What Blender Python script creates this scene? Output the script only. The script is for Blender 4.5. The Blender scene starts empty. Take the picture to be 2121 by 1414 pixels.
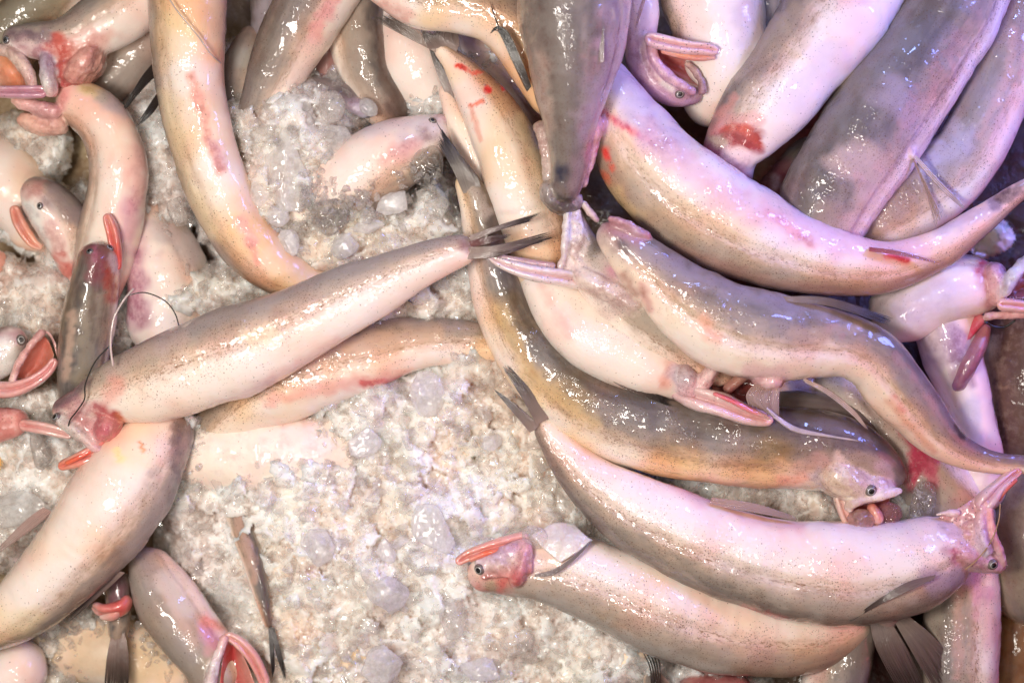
import bpy, bmesh, math, random
import numpy as np
from mathutils import Vector
from mathutils.bvhtree import BVHTree

# ---------------------------------------------------------------- camera, light, exposure
SC = bpy.context.scene
S = 0.0003            # metres per design unit (one unit = one photo pixel at z = 0)
D = 3700.0            # camera height in design units
CX, CY = 1060.5, 707.0
cam_d = bpy.data.cameras.new('camera'); cam = bpy.data.objects.new('camera', cam_d)
SC.collection.objects.link(cam); SC.camera = cam
cam.location = (0, 0, D * S); cam.rotation_euler = (0, 0, 0)
cam_d.sensor_width = 36; cam_d.lens = 36 * D / 2121.0
cam_d.clip_start = 0.05; cam_d.clip_end = 20
cam_d.dof.use_dof = True; cam_d.dof.focus_distance = (D - 90) * S; cam_d.dof.aperture_fstop = 3.6

world = bpy.data.worlds.new('World'); SC.world = world; world.use_nodes = True
world.node_tree.nodes['Background'].inputs[0].default_value = (1.0, 0.80, 0.72, 1)
world.node_tree.nodes['Background'].inputs[1].default_value = 0.012

def lamp(name, loc, size, power, col, target=(0, 0, 0)):
    l = bpy.data.lights.new(name, 'AREA'); l.shape = 'SQUARE'; l.size = size; l.energy = power; l.color = col
    o = bpy.data.objects.new(name, l); SC.collection.objects.link(o); o.location = loc
    o.rotation_euler = (Vector(target) - Vector(loc)).to_track_quat('-Z', 'Y').to_euler()
    return o
for x, y, z, sz, pw in [(-.28, -.02, .86, .18, 6.9), (-.10, -.32, .98, .11, 1.9), (.10, .10, 1.30, .10, 1.5), (-.42, .26, 1.15, .09, .8), (-.08, .30, 1.40, .07, .8), (.30, -.30, 1.30, .07, .4)]:
    lamp('warm_lamp', (x, y, z), sz, pw * .98, (1.0, 0.925, 0.835))
for loc, sz, pw, c, t, sp in [((0.72, 0.42, 0.40), .18, .70, (0.20, 0.26, 1.0), (0.26, 0.10, 0), 1.0), ((0.30, 0.80, 0.65), .12, .30, (0.30, 0.42, 1.0), (0.22, 0.18, 0), .9), ((-.55, .75, .9), .06, .10, (.4, .5, 1.0), (-.1, .1, 0), 2.0)]:
    lamp('blue_lamp', loc, sz, pw, c, t).data.spread = sp
lamp('magenta_lamp', (0.85, -0.05, 0.35), 0.4, .30, (1.0, 0.16, 0.26), (0.25, 0, 0)).data.spread = 1.3
SC.view_settings.view_transform = 'Standard'; SC.view_settings.look = 'None'
SC.view_settings.exposure = 0.0; SC.view_settings.gamma = 1.0; SC.view_settings.use_curve_mapping = False
SC.cycles.use_denoising = True
SC.cycles.max_bounces = 8; SC.cycles.transmission_bounces = 6; SC.cycles.transparent_max_bounces = 40
SC.cycles.diffuse_bounces = 3; SC.cycles.glossy_bounces = 3
SC.cycles.caustics_reflective = False; SC.cycles.caustics_refractive = False
SC.cycles.sample_clamp_indirect = 4.0

rng = np.random.default_rng(7); random.seed(7)

# ---------------------------------------------------------------- helpers
def W(a):
    a = np.atleast_2d(np.asarray(a, float))
    k = (D - a[:, 2]) / D
    return np.stack([(a[:, 0] - CX) * k * S, (CY - a[:, 1]) * k * S, a[:, 2] * S], 1)
def toPx(v):
    z = v[..., 2] / S; k = (D - z) / D
    return v[..., 0] / S / k + CX, CY - v[..., 1] / S / k

def hashf(i, j, k, seed=0):
    n = (i.astype(np.int64) * 374761393 + j.astype(np.int64) * 668265263 + k.astype(np.int64) * 2147483647 + seed * 974711) & 0xffffffff
    n = ((n ^ (n >> 13)) * 1274126177) & 0xffffffff
    n = ((n ^ (n >> 16)) * 2246822519) & 0xffffffff
    n = n ^ (n >> 15)
    return (n & 0xffffff) / float(0xffffff)
def noise(p, seed=0):
    p = np.asarray(p, float); i = np.floor(p).astype(np.int64); f = p - i; f = f * f * (3 - 2 * f)
    out = 0
    for dx in (0, 1):
        for dy in (0, 1):
            for dz in (0, 1):
                w = (f[..., 0] if dx else 1 - f[..., 0]) * (f[..., 1] if dy else 1 - f[..., 1]) * (f[..., 2] if dz else 1 - f[..., 2])
                out = out + w * hashf(i[..., 0] + dx, i[..., 1] + dy, i[..., 2] + dz, seed)
    return out * 2 - 1
def fbm(p, o=3, seed=0):
    r = 0; a = 1.0
    for k in range(o):
        r = r + a * noise(np.asarray(p) * (2 ** k), seed + k); a *= .5
    return r

def catmull(K, n):
    """resample keys K (m,c) to n rows at equal arc length of the first 3 columns"""
    K = np.asarray(K, float); m = len(K)
    if m == 2: 
        K = np.array([K[0], (K[0] + K[1]) / 2, K[1]]); m = 3
    P = np.vstack([2 * K[0] - K[1], K, 2 * K[-1] - K[-2]])
    out = []
    for i in range(m - 1):
        p0, p1, p2, p3 = P[i], P[i + 1], P[i + 2], P[i + 3]
        t = np.linspace(0, 1, 24, endpoint=False)[:, None]
        out.append(.5 * ((2 * p1) + (-p0 + p2) * t + (2 * p0 - 5 * p1 + 4 * p2 - p3) * t ** 2 + (-p0 + 3 * p1 - 3 * p2 + p3) * t ** 3))
    out = np.vstack(out + [K[-1:]])
    s = np.concatenate([[0], np.cumsum(np.linalg.norm(np.diff(out[:, :3], axis=0), axis=1))])
    q = np.linspace(0, s[-1], n)
    return np.stack([np.interp(q, s, out[:, c]) for c in range(out.shape[1])], 1), q

def new_obj(name, me, parent=None):
    o = bpy.data.objects.new(name, me); SC.collection.objects.link(o)
    if parent is not None: o.parent = parent
    return o
def grid_faces(nu, nv, closed):
    i = np.arange(nu - 1)[:, None]; j = np.arange(nv if closed else nv - 1)[None, :]
    j2 = (j + 1) % nv
    a = i * nv + j; b = i * nv + j2; c = (i + 1) * nv + j2; d = (i + 1) * nv + j
    return np.stack([a, b, c, d], -1).reshape(-1, 4)
def mesh_np(name, V, F, mats, attrs=None, smooth=True, tris=None, fmat=None):
    """V (n,3) local; F (m,4) quads, tris (k,3)"""
    me = bpy.data.meshes.new(name)
    nq = len(F) if F is not None else 0; nt = len(tris) if tris is not None else 0
    me.vertices.add(len(V)); me.vertices.foreach_set('co', np.ascontiguousarray(V, np.float32).ravel())
    loops = []
    if nq: loops.append(np.asarray(F).ravel())
    if nt: loops.append(np.asarray(tris).ravel())
    loops = np.concatenate(loops).astype(np.int32)
    me.loops.add(len(loops)); me.loops.foreach_set('vertex_index', loops)
    me.polygons.add(nq + nt)
    st = np.concatenate([np.arange(nq) * 4, nq * 4 + np.arange(nt) * 3]).astype(np.int32)
    me.polygons.foreach_set('loop_start', st)
    me.update(calc_edges=True)
    me.polygons.foreach_set('use_smooth', np.full(nq + nt, smooth, dtype=bool))
    for m in (mats if isinstance(mats, (list, tuple)) else [mats]): me.materials.append(m)
    if fmat is not None: me.polygons.foreach_set('material_index', np.asarray(fmat, np.int32))
    for k, (typ, arr) in (attrs or {}).items():
        at = me.attributes.new(k, typ, 'POINT')
        at.data.foreach_set('color' if 'COLOR' in typ else ('vector' if 'VECTOR' in typ else 'value'), np.ascontiguousarray(arr, np.float32).ravel())
    me.validate(); me.update()
    return me

# ---------------------------------------------------------------- materials
def nt_new(name):
    m = bpy.data.materials.new(name); m.use_nodes = True
    nt = m.node_tree; nt.nodes.clear(); return m, nt
class N:
    def __init__(s, nt): s.nt = nt
    def n(s, t, **kw):
        x = s.nt.nodes.new(t)
        for k, v in kw.items():
            if hasattr(x, k): setattr(x, k, v)
        return x
    def l(s, a, b): s.nt.links.new(a, b)
    def inp(s, sock, v):
        if hasattr(v, 'is_output') or isinstance(v, bpy.types.NodeSocket): s.l(v, sock)
        elif isinstance(v, (tuple, list)) and len(v) == 3 and sock.type == 'RGBA': sock.default_value = (*v, 1)
        else: sock.default_value = v
    def math(s, op, a, b=0.0, c=None, clamp=False):
        x = s.n('ShaderNodeMath', operation=op); x.use_clamp = clamp
        s.inp(x.inputs[0], a); s.inp(x.inputs[1], b)
        if c is not None: s.inp(x.inputs[2], c)
        return x.outputs[0]
    def mix(s, f, a, b, blend='MIX'):
        x = s.n('ShaderNodeMix', data_type='RGBA', blend_type=blend)
        s.inp(x.inputs[0], f); s.inp(x.inputs[6], a); s.inp(x.inputs[7], b); return x.outputs[2]
    def ramp(s, f, stops, interp='LINEAR'):
        x = s.n('ShaderNodeValToRGB'); cr = x.color_ramp; cr.interpolation = interp
        while len(cr.elements) < len(stops): cr.elements.new(0.5)
        for e, (p, c) in zip(cr.elements, stops):
            e.position = p; e.color = (*c, 1) if len(c) == 3 else c
        s.inp(x.inputs[0], f); return x.outputs[0]
    def mr(s, v, a, b, c=0.0, d=1.0, smooth=False):
        x = s.n('ShaderNodeMapRange'); x.clamp = True
        if smooth: x.interpolation_type = 'SMOOTHSTEP'
        for i, q in enumerate((v, a, b, c, d)): s.inp(x.inputs[i], q)
        return x.outputs[0]
    def noise(s, vec, scale, detail=3, rough=.5, dist=0.0, col=False):
        x = s.n('ShaderNodeTexNoise'); s.l(vec, x.inputs['Vector'])
        x.inputs['Scale'].default_value = scale; x.inputs['Detail'].default_value = detail
        x.inputs['Roughness'].default_value = rough; x.inputs['Distortion'].default_value = dist
        return x.outputs['Color' if col else 'Fac']
    def vor(s, vec, scale, feature='F1', rnd=1.0):
        x = s.n('ShaderNodeTexVoronoi', feature=feature); s.l(vec, x.inputs['Vector'])
        x.inputs['Scale'].default_value = scale; x.inputs['Randomness'].default_value = rnd
        return x
    def bump(s, h, strength, dist, normal=None):
        x = s.n('ShaderNodeBump'); s.inp(x.inputs['Height'], h); x.inputs['Strength'].default_value = strength
        x.inputs['Distance'].default_value = dist
        if normal is not None: s.l(normal, x.inputs['Normal'])
        return x.outputs[0]
    def attr(s, name): return s.n('ShaderNodeAttribute', attribute_name=name)
    def scalev(s, vec, sc):
        x = s.n('ShaderNodeVectorMath', operation='MULTIPLY'); s.l(vec, x.inputs[0]); x.inputs[1].default_value = sc; return x.outputs[0]

def wet_normal(g, co, strength=1.0):
    """irregular film of slime: long swells with small ripples gathered in patches"""
    a = g.noise(co, 62, 1, .5, .3)
    b = g.noise(co, 210, 1, .5, .8)
    gate = g.mr(g.noise(co, 45, 1), .46, .60, .15, 1.0)
    h = g.math('ADD', a, g.math('MULTIPLY', g.math('MULTIPLY', b, .28), gate))
    return g.bump(h, .8 * strength, .0045)

def skin_mat():
    m, nt = nt_new('fish_skin'); g = N(nt)
    tc = g.n('ShaderNodeTexCoord').outputs['Object']
    fa = g.attr('fish').outputs['Vector']           # s, cos, sin
    sep = g.n('ShaderNodeSeparateXYZ'); g.l(fa, sep.inputs[0]); s_, cs, sn = sep.outputs
    tu = g.n('ShaderNodeSeparateXYZ'); g.l(g.attr('tune').outputs['Vector'], tu.inputs[0]); tone, speck, warm = tu.outputs
    streak = g.noise(g.scalev(fa, (.9, 2.2, 2.2)), 1.7, 4, .6)
    fine = g.noise(tc, 170, 5, .65)
    dv = g.math('ADD', cs, g.math('MULTIPLY', g.math('SUBTRACT', streak, .5), .75))
    dv = g.math('ADD', dv, g.math('MULTIPLY', g.math('SUBTRACT', fine, .5), .35))
    dvn = g.math('MULTIPLY_ADD', dv, .5, .5)
    col = g.ramp(dvn, [(0.0, (.88, .745, .69)), (.44, (.88, .77, .70)), (.57, (.76, .60, .51)), (.67, (.50, .37, .29)),
                       (.75, (.35, .28, .235)), (.89, (.20, .17, .155)), (1.0, (.12, .10, .095))])
    pale = g.ramp(dvn, [(0.0, (.88, .75, .69)), (.5, (.84, .72, .65)), (.7, (.70, .545, .45)), (1.0, (.56, .46, .40))])
    col = g.mix(tone, pale, col)
    # warm yellow wash low on the flank
    yel = g.math('MULTIPLY', warm, g.mr(g.noise(tc, 22, 2), .40, .62))
    col = g.mix(yel, col, g.mix(1.0, col, (.98, .80, .50), 'MULTIPLY'))
    # pink blush of blood under the belly skin
    pk = g.math('MULTIPLY', g.mr(g.noise(tc, 16, 3, .6), .46, .68), .75)
    col = g.mix(pk, col, g.mix(1.0, col, (1.0, .68, .64), 'MULTIPLY'))
    # muscle chevrons
    ab = g.math('ABSOLUTE', sn)
    ph = g.math('ADD', g.math('MULTIPLY', s_, 34.0), g.math('MULTIPLY', g.math('ABSOLUTE', g.math('SUBTRACT', cs, .1)), 9.0))
    ph = g.math('ADD', ph, g.math('MULTIPLY', g.noise(tc, 40, 2), 5.0))
    ch = g.math('MULTIPLY_ADD', g.math('SINE', ph), .5, .5)
    chg = g.math('MULTIPLY', g.mr(g.noise(tc, 30, 2), .48, .68), .06)
    col = g.mix(g.math('MULTIPLY', ch, chg), col, (.60, .40, .34))
    # brown mottle along the lateral line
    ll = g.math('SUBTRACT', 1.0, g.math('MULTIPLY', g.math('ABSOLUTE', g.math('SUBTRACT', cs, .22)), 5.5), clamp=True)
    mot = g.mr(g.noise(g.scalev(fa, (3.0, 7.0, 7.0)), 2.6, 4, .7), .50, .64)
    col = g.mix(g.math('MULTIPLY', g.math('MULTIPLY', ll, mot), g.math('MULTIPLY', speck, .55)), col, (.30, .17, .10))
    # pigment dots
    def dots(scale, rad, lo, hi, dens, base):
        v = g.vor(tc, scale, rnd=.85)
        d = g.mr(v.outputs['Distance'], rad * .6, rad, 1.0, 0.0)
        cc = g.n('ShaderNodeSeparateColor'); g.l(v.outputs['Color'], cc.inputs[0])
        keep = g.math('LESS_THAN', cc.outputs[0], dens)
        return g.math('MULTIPLY', d, keep)
    zone = g.mr(dvn, .28, .58, 0.10, 1.0)
    patch = g.mr(g.noise(tc, 34, 3, .6), .40, .58, .12, 1.0)
    dens = g.math('MULTIPLY', g.math('MULTIPLY', zone, patch), g.math('MULTIPLY', speck, 1.05))
    d1 = dots(520, .26, 0, 1, g.math('MULTIPLY', dens, .55), 0); d2 = dots(900, .36, 0, 1, g.math('MULTIPLY', dens, .8), 0)
    dd = g.math('ADD', g.math('MULTIPLY', d1, .72), g.math('MULTIPLY', d2, .44), clamp=True)
    col = g.mix(dd, col, (.13, .07, .045))
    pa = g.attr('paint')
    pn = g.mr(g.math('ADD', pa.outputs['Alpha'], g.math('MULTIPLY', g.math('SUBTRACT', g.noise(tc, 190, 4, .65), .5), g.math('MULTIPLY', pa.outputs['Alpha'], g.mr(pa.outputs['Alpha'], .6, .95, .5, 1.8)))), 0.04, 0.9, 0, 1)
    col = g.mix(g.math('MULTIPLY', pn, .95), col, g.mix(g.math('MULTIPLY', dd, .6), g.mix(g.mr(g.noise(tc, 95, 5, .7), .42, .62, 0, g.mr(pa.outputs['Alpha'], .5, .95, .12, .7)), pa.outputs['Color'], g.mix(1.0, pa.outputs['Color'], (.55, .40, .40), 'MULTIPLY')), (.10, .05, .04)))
    b = g.n('ShaderNodeBsdfPrincipled'); g.l(col, b.inputs['Base Color'])
    b.inputs['Roughness'].default_value = .45; b.inputs['Specular IOR Level'].default_value = .2
    b.inputs['Subsurface Weight'].default_value = .28; b.inputs['Subsurface Radius'].default_value = (1, .38, .28)
    b.inputs['Subsurface Scale'].default_value = .006
    b.inputs['Coat Weight'].default_value = 1.0; b.inputs['Coat Roughness'].default_value = .018; b.inputs['Coat IOR'].default_value = 1.36
    hb = g.math('ADD', g.math('MULTIPLY', fine, .5), g.math('MULTIPLY', ch, .04))
    g.l(g.bump(hb, .35, .0016), b.inputs['Normal']); g.l(wet_normal(g, tc), b.inputs['Coat Normal'])
    o = g.n('ShaderNodeOutputMaterial'); g.l(b.outputs[0], o.inputs[0]); return m

def flesh_mat(name, dots=True, sss=.35, rough=.3, wet=1.0, fine_s=240):
    m, nt = nt_new(name); g = N(nt)
    tc = g.n('ShaderNodeTexCoord').outputs['Object']
    pa = g.attr('paint')
    n1 = g.noise(tc, fine_s, 5, .65)
    col = g.mix(g.mr(n1, .3, .7, 0, .5), pa.outputs['Color'], g.mix(1.0, pa.outputs['Color'], (.62, .45, .45), 'MULTIPLY'))
    col = g.mix(g.mr(g.noise(tc, 120, 3), .55, .75, 0, .35), col, g.mix(.5, col, (.95, .85, .85)))
    if dots:
        v = g.vor(tc, 560, rnd=.9); cc = g.n('ShaderNodeSeparateColor'); g.l(v.outputs['Color'], cc.inputs[0])
        d = g.math('MULTIPLY', g.mr(v.outputs['Distance'], .18, .32, 1, 0), g.math('LESS_THAN', cc.outputs[0], g.math('MULTIPLY', pa.outputs['Alpha'], g.mr(g.noise(tc, 80, 2), .4, .6))))
        col = g.mix(g.math('MULTIPLY', d, .85), col, (.09, .05, .05))
    b = g.n('ShaderNodeBsdfPrincipled'); g.l(col, b.inputs['Base Color'])
    b.inputs['Roughness'].default_value = rough
    b.inputs['Subsurface Weight'].default_value = sss; b.inputs['Subsurface Radius'].default_value = (1, .3, .22)
    b.inputs['Subsurface Scale'].default_value = .004
    b.inputs['Coat Weight'].default_value = 1.0; b.inputs['Coat Roughness'].default_value = .04
    g.l(g.bump(n1, .5, .0015), b.inputs['Normal']); g.l(wet_normal(g, tc, wet), b.inputs['Coat Normal'])
    o = g.n('ShaderNodeOutputMaterial'); g.l(b.outputs[0], o.inputs[0]); return m

def fin_mat(name, c0, c1, a0, a1):
    m, nt = nt_new(name); g = N(nt)
    fa = g.n('ShaderNodeSeparateXYZ'); g.l(g.attr('fin').outputs['Vector'], fa.inputs[0]); u, r, v = fa.outputs
    tc = g.n('ShaderNodeTexCoord').outputs['Object']
    n = g.noise(tc, 150, 4, .6)
    f = g.math('ADD', u, g.math('MULTIPLY', g.math('SUBTRACT', n, .5), .5), clamp=True)
    col = g.mix(g.math('POWER', f, .75), c0, c1)
    col = g.mix(g.math('MULTIPLY', r, .45), col, g.mix(1.0, col, (.35, .30, .30), 'MULTIPLY'))
    b = g.n('ShaderNodeBsdfPrincipled'); g.l(col, b.inputs['Base Color']); b.inputs['Roughness'].default_value = .3
    b.inputs['Coat Weight'].default_value = 1; b.inputs['Coat Roughness'].default_value = .05
    g.l(g.bump(g.noise(tc, 500, 3), .4, .001), b.inputs['Coat Normal'])
    t = g.n('ShaderNodeBsdfTransparent'); t.inputs[0].default_value = (1, .95, .92, 1)
    mx = g.n('ShaderNodeMixShader'); g.l(g.mr(g.math('ADD', f, g.math('MULTIPLY', r, .35)), 0, 1, a0, a1), mx.inputs[0])
    g.l(t.outputs[0], mx.inputs[1]); g.l(b.outputs[0], mx.inputs[2])
    o = g.n('ShaderNodeOutputMaterial'); g.l(mx.outputs[0], o.inputs[0]); return m

def plain_mat(name, col, rough=.3, coat=1.0, trans=0.0, bump=0.0, bscale=200, alpha=1.0):
    m, nt = nt_new(name); g = N(nt)
    tc = g.n('ShaderNodeTexCoord').outputs['Object']
    c = g.mix(g.mr(g.noise(tc, 120, 4), .35, .65), col, tuple(x * .7 for x in col))
    b = g.n('ShaderNodeBsdfPrincipled'); g.l(c, b.inputs['Base Color']); b.inputs['Roughness'].default_value = rough
    b.inputs['Coat Weight'].default_value = coat; b.inputs['Coat Roughness'].default_value = .03
    b.inputs['Transmission Weight'].default_value = trans
    b.inputs['Alpha'].default_value = alpha
    if bump: g.l(g.bump(g.noise(tc, bscale, 4), bump, .003), b.inputs['Normal'])
    o = g.n('ShaderNodeOutputMaterial'); g.l(b.outputs[0], o.inputs[0]); return m

def facet_normal(g, tc, scale, amt):
    v = g.vor(tc, scale)
    a = g.n('ShaderNodeVectorMath', operation='SUBTRACT'); g.l(v.outputs['Color'], a.inputs[0]); a.inputs[1].default_value = (.5, .5, .5)
    b = g.n('ShaderNodeVectorMath', operation='SCALE'); g.l(a.outputs[0], b.inputs[0]); b.inputs['Scale'].default_value = amt
    geo = g.n('ShaderNodeNewGeometry')
    c = g.n('ShaderNodeVectorMath', operation='ADD'); g.l(b.outputs[0], c.inputs[0]); g.l(geo.outputs['Normal'], c.inputs[1])
    d = g.n('ShaderNodeVectorMath', operation='NORMALIZE'); g.l(c.outputs[0], d.inputs[0]); return d.outputs[0]

def ice_mat(name, milky, clear=.35, tint=(.94, .89, .86), bmp=.7, fac=1.0):
    """frozen chips: see-through body, soft milky scattering that varies chip by chip ('cell'), wet glossy outside"""
    m, nt = nt_new(name); g = N(nt)
    tc = g.n('ShaderNodeTexCoord').outputs['Object']
    ce = g.attr('cell').outputs['Fac']
    n1 = g.noise(tc, 380, 4, .65, .6); n2 = g.noise(tc, 90, 4, .6, .4)
    frost = g.math('ADD', g.math('MULTIPLY', g.mr(n2, .36, .64), .6), g.math('MULTIPLY', g.mr(n1, .42, .68), .4))
    frost = g.math('MULTIPLY', g.math('ADD', g.math('MULTIPLY', frost, .6), g.math('MULTIPLY', ce, .6)), milky, clamp=True)
    h = g.math('ADD', n1, g.math('MULTIPLY', g.noise(tc, 120, 3), 1.2))
    nrm = g.bump(h, bmp, .0016)
    fn = facet_normal(g, tc, 420, fac * .7)
    b = g.n('ShaderNodeBsdfPrincipled')
    b.inputs['Base Color'].default_value = (*tint, 1)
    b.inputs['Roughness'].default_value = .25; b.inputs['IOR'].default_value = 1.31
    b.inputs['Subsurface Weight'].default_value = .35; b.inputs['Subsurface Radius'].default_value = (1, .92, .86)
    b.inputs['Subsurface Scale'].default_value = .012
    b.inputs['Coat Weight'].default_value = 1; b.inputs['Coat Roughness'].default_value = .03
    g.l(fn, b.inputs['Coat Normal'])
    gl = g.n('ShaderNodeBsdfRefraction'); gl.inputs['Color'].default_value = (1, 1, 1, 1); gl.inputs['IOR'].default_value = 1.25
    gl.inputs['Roughness'].default_value = .02; g.l(nrm, gl.inputs['Normal'])
    tr = g.n('ShaderNodeBsdfTransparent'); tr.inputs[0].default_value = (.995, .99, .985, 1)
    m1 = g.n('ShaderNodeMixShader'); m1.inputs[0].default_value = 1 - clear
    g.l(gl.outputs[0], m1.inputs[1]); g.l(tr.outputs[0], m1.inputs[2])
    gs = g.n('ShaderNodeBsdfGlossy'); gs.inputs['Roughness'].default_value = .05; g.l(fn, gs.inputs['Normal'])
    lw = g.n('ShaderNodeLayerWeight'); lw.inputs['Blend'].default_value = .5; g.l(nrm, lw.inputs['Normal'])
    fr = g.math('MULTIPLY_ADD', g.math('POWER', lw.outputs['Facing'], 5.0), .28, .03)
    m2 = g.n('ShaderNodeMixShader'); g.l(fr, m2.inputs[0]); g.l(m1.outputs[0], m2.inputs[1]); g.l(gs.outputs[0], m2.inputs[2])
    # thin white fracture veils inside the chip
    vn = g.noise(tc, 150, 3, .6, 1.2)
    veil = g.mr(g.math('ABSOLUTE', g.math('SUBTRACT', vn, .5)), 0, .035, .55, 0)
    ff = g.math('MAXIMUM', g.math('MULTIPLY', frost, .92), g.math('MULTIPLY', veil, .8), clamp=True)
    lw2 = g.n('ShaderNodeLayerWeight'); lw2.inputs['Blend'].default_value = .5
    ff = g.math('MAXIMUM', ff, g.math('MULTIPLY', g.math('POWER', lw2.outputs['Facing'], 2.5), .55), clamp=True)  # rim whitened by view angle, painting in the brightness refraction gives edges
    tl = g.n('ShaderNodeBsdfTranslucent'); tl.inputs[0].default_value = (*tint, 1)
    m3 = g.n('ShaderNodeMixShader'); m3.inputs[0].default_value = .40; g.l(b.outputs[0], m3.inputs[1]); g.l(tl.outputs[0], m3.inputs[2])
    mx = g.n('ShaderNodeMixShader'); g.l(ff, mx.inputs[0]); g.l(m2.outputs[0], mx.inputs[1]); g.l(m3.outputs[0], mx.inputs[2])
    o = g.n('ShaderNodeOutputMaterial'); g.l(mx.outputs[0], o.inputs[0]); return m

M_SKIN = skin_mat(); M_FLESH = flesh_mat('wet_flesh'); M_EYE = flesh_mat('fish_eye', False, 0, .15, .1, 900)
M_FIN = fin_mat('dark_fin', (.44, .31, .27), (.010, .008, .008), .55, .98)
M_FINP = fin_mat('pale_fin', (.74, .50, .46), (.58, .44, .42), .38, .48)
M_FINB = fin_mat('black_fin', (.05, .035, .03), (.012, .010, .010), .9, 1.0)
M_FINR = fin_mat('red_fin', (.52, .10, .10), (.66, .38, .37), .7, .45)
M_TOOTH = plain_mat('tooth', (.85, .80, .78), .2, 1, .3)
M_DARK = plain_mat('dark_thread', (.02, .018, .016), .35, .6)
M_PALE = plain_mat('pale_ray', (.70, .56, .52), .3, .8, .2)
M_ICE = ice_mat('ice_chip', .34, .10, (.99, .95, .92)); M_ICEM = ice_mat('milky_ice', .8, .12, (.99, .975, .97), .25, .5); M_ICEC = ice_mat('clear_ice', .12, .35, bmp=.2, fac=.35)

# ---------------------------------------------------------------- tray floor under everything
def floor_mat():
    m, nt = nt_new('tray_floor'); g = N(nt)
    tc = g.n('ShaderNodeTexCoord').outputs['Object']
    sx = g.n('ShaderNodeSeparateXYZ'); g.l(tc, sx.inputs[0])
    f = g.math('ADD', sx.outputs[0], g.math('MULTIPLY', g.math('SUBTRACT', g.noise(tc, 9, 3), .5), .25))
    c = g.mix(g.mr(f, .02, .22), (.46, .34, .20), (.05, .024, .014))  # tan left, red-brown right; the brown is darkened to paint shade into the gaps
    c = g.mix(g.mr(g.noise(tc, 30, 5, .6), .4, .65), c, g.mix(1.0, c, (.55, .42, .35), 'MULTIPLY'))
    b = g.n('ShaderNodeBsdfPrincipled'); g.l(c, b.inputs['Base Color']); b.inputs['Roughness'].default_value = .3
    b.inputs['Coat Weight'].default_value = 1; b.inputs['Coat Roughness'].default_value = .03
    g.l(g.bump(g.noise(tc, 60, 5, .65), .9, .008), b.inputs['Normal']); g.l(g.bump(g.noise(tc, 130, 3, .6), .3, .003), b.inputs['Coat Normal'])
    o = g.n('ShaderNodeOutputMaterial'); g.l(b.outputs[0], o.inputs[0]); return m
nx, ny = 120, 90
gx, gy = np.meshgrid(np.linspace(-.75, .75, nx), np.linspace(-.6, .6, ny), indexing='ij')
pz = -300 * S + .006 * fbm(np.stack([gx * 18, gy * 18, gx * 0], -1), 3, 5)
fl = new_obj('floor', mesh_np('floor', np.stack([gx, gy, pz], -1).reshape(-1, 3), grid_faces(nx, ny, False)[:, ::-1], floor_mat()))
fl['kind'] = 'structure'

# ---------------------------------------------------------------- builders for fish
def sstep(x): x = np.clip(x, 0, 1); return x * x * (3 - 2 * x)
def seg_dist(px, py, poly):
    d = np.full(px.shape, 1e9)
    if len(poly) == 1: return np.hypot(px - poly[0][0], py - poly[0][1])
    for (ax, ay), (bx, by) in zip(poly[:-1], poly[1:]):
        vx, vy = bx - ax, by - ay; t = np.clip(((px - ax) * vx + (py - ay) * vy) / (vx * vx + vy * vy + 1e-9), 0, 1)
        d = np.minimum(d, np.hypot(px - ax - t * vx, py - ay - t * vy))
    return d
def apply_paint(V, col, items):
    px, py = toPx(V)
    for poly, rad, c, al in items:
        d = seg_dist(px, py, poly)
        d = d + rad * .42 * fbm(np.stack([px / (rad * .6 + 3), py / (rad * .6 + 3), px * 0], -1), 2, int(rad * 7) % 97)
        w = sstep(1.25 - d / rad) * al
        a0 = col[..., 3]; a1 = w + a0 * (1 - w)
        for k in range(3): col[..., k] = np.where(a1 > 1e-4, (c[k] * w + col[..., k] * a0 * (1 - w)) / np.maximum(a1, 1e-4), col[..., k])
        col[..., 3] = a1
    return col

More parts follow.
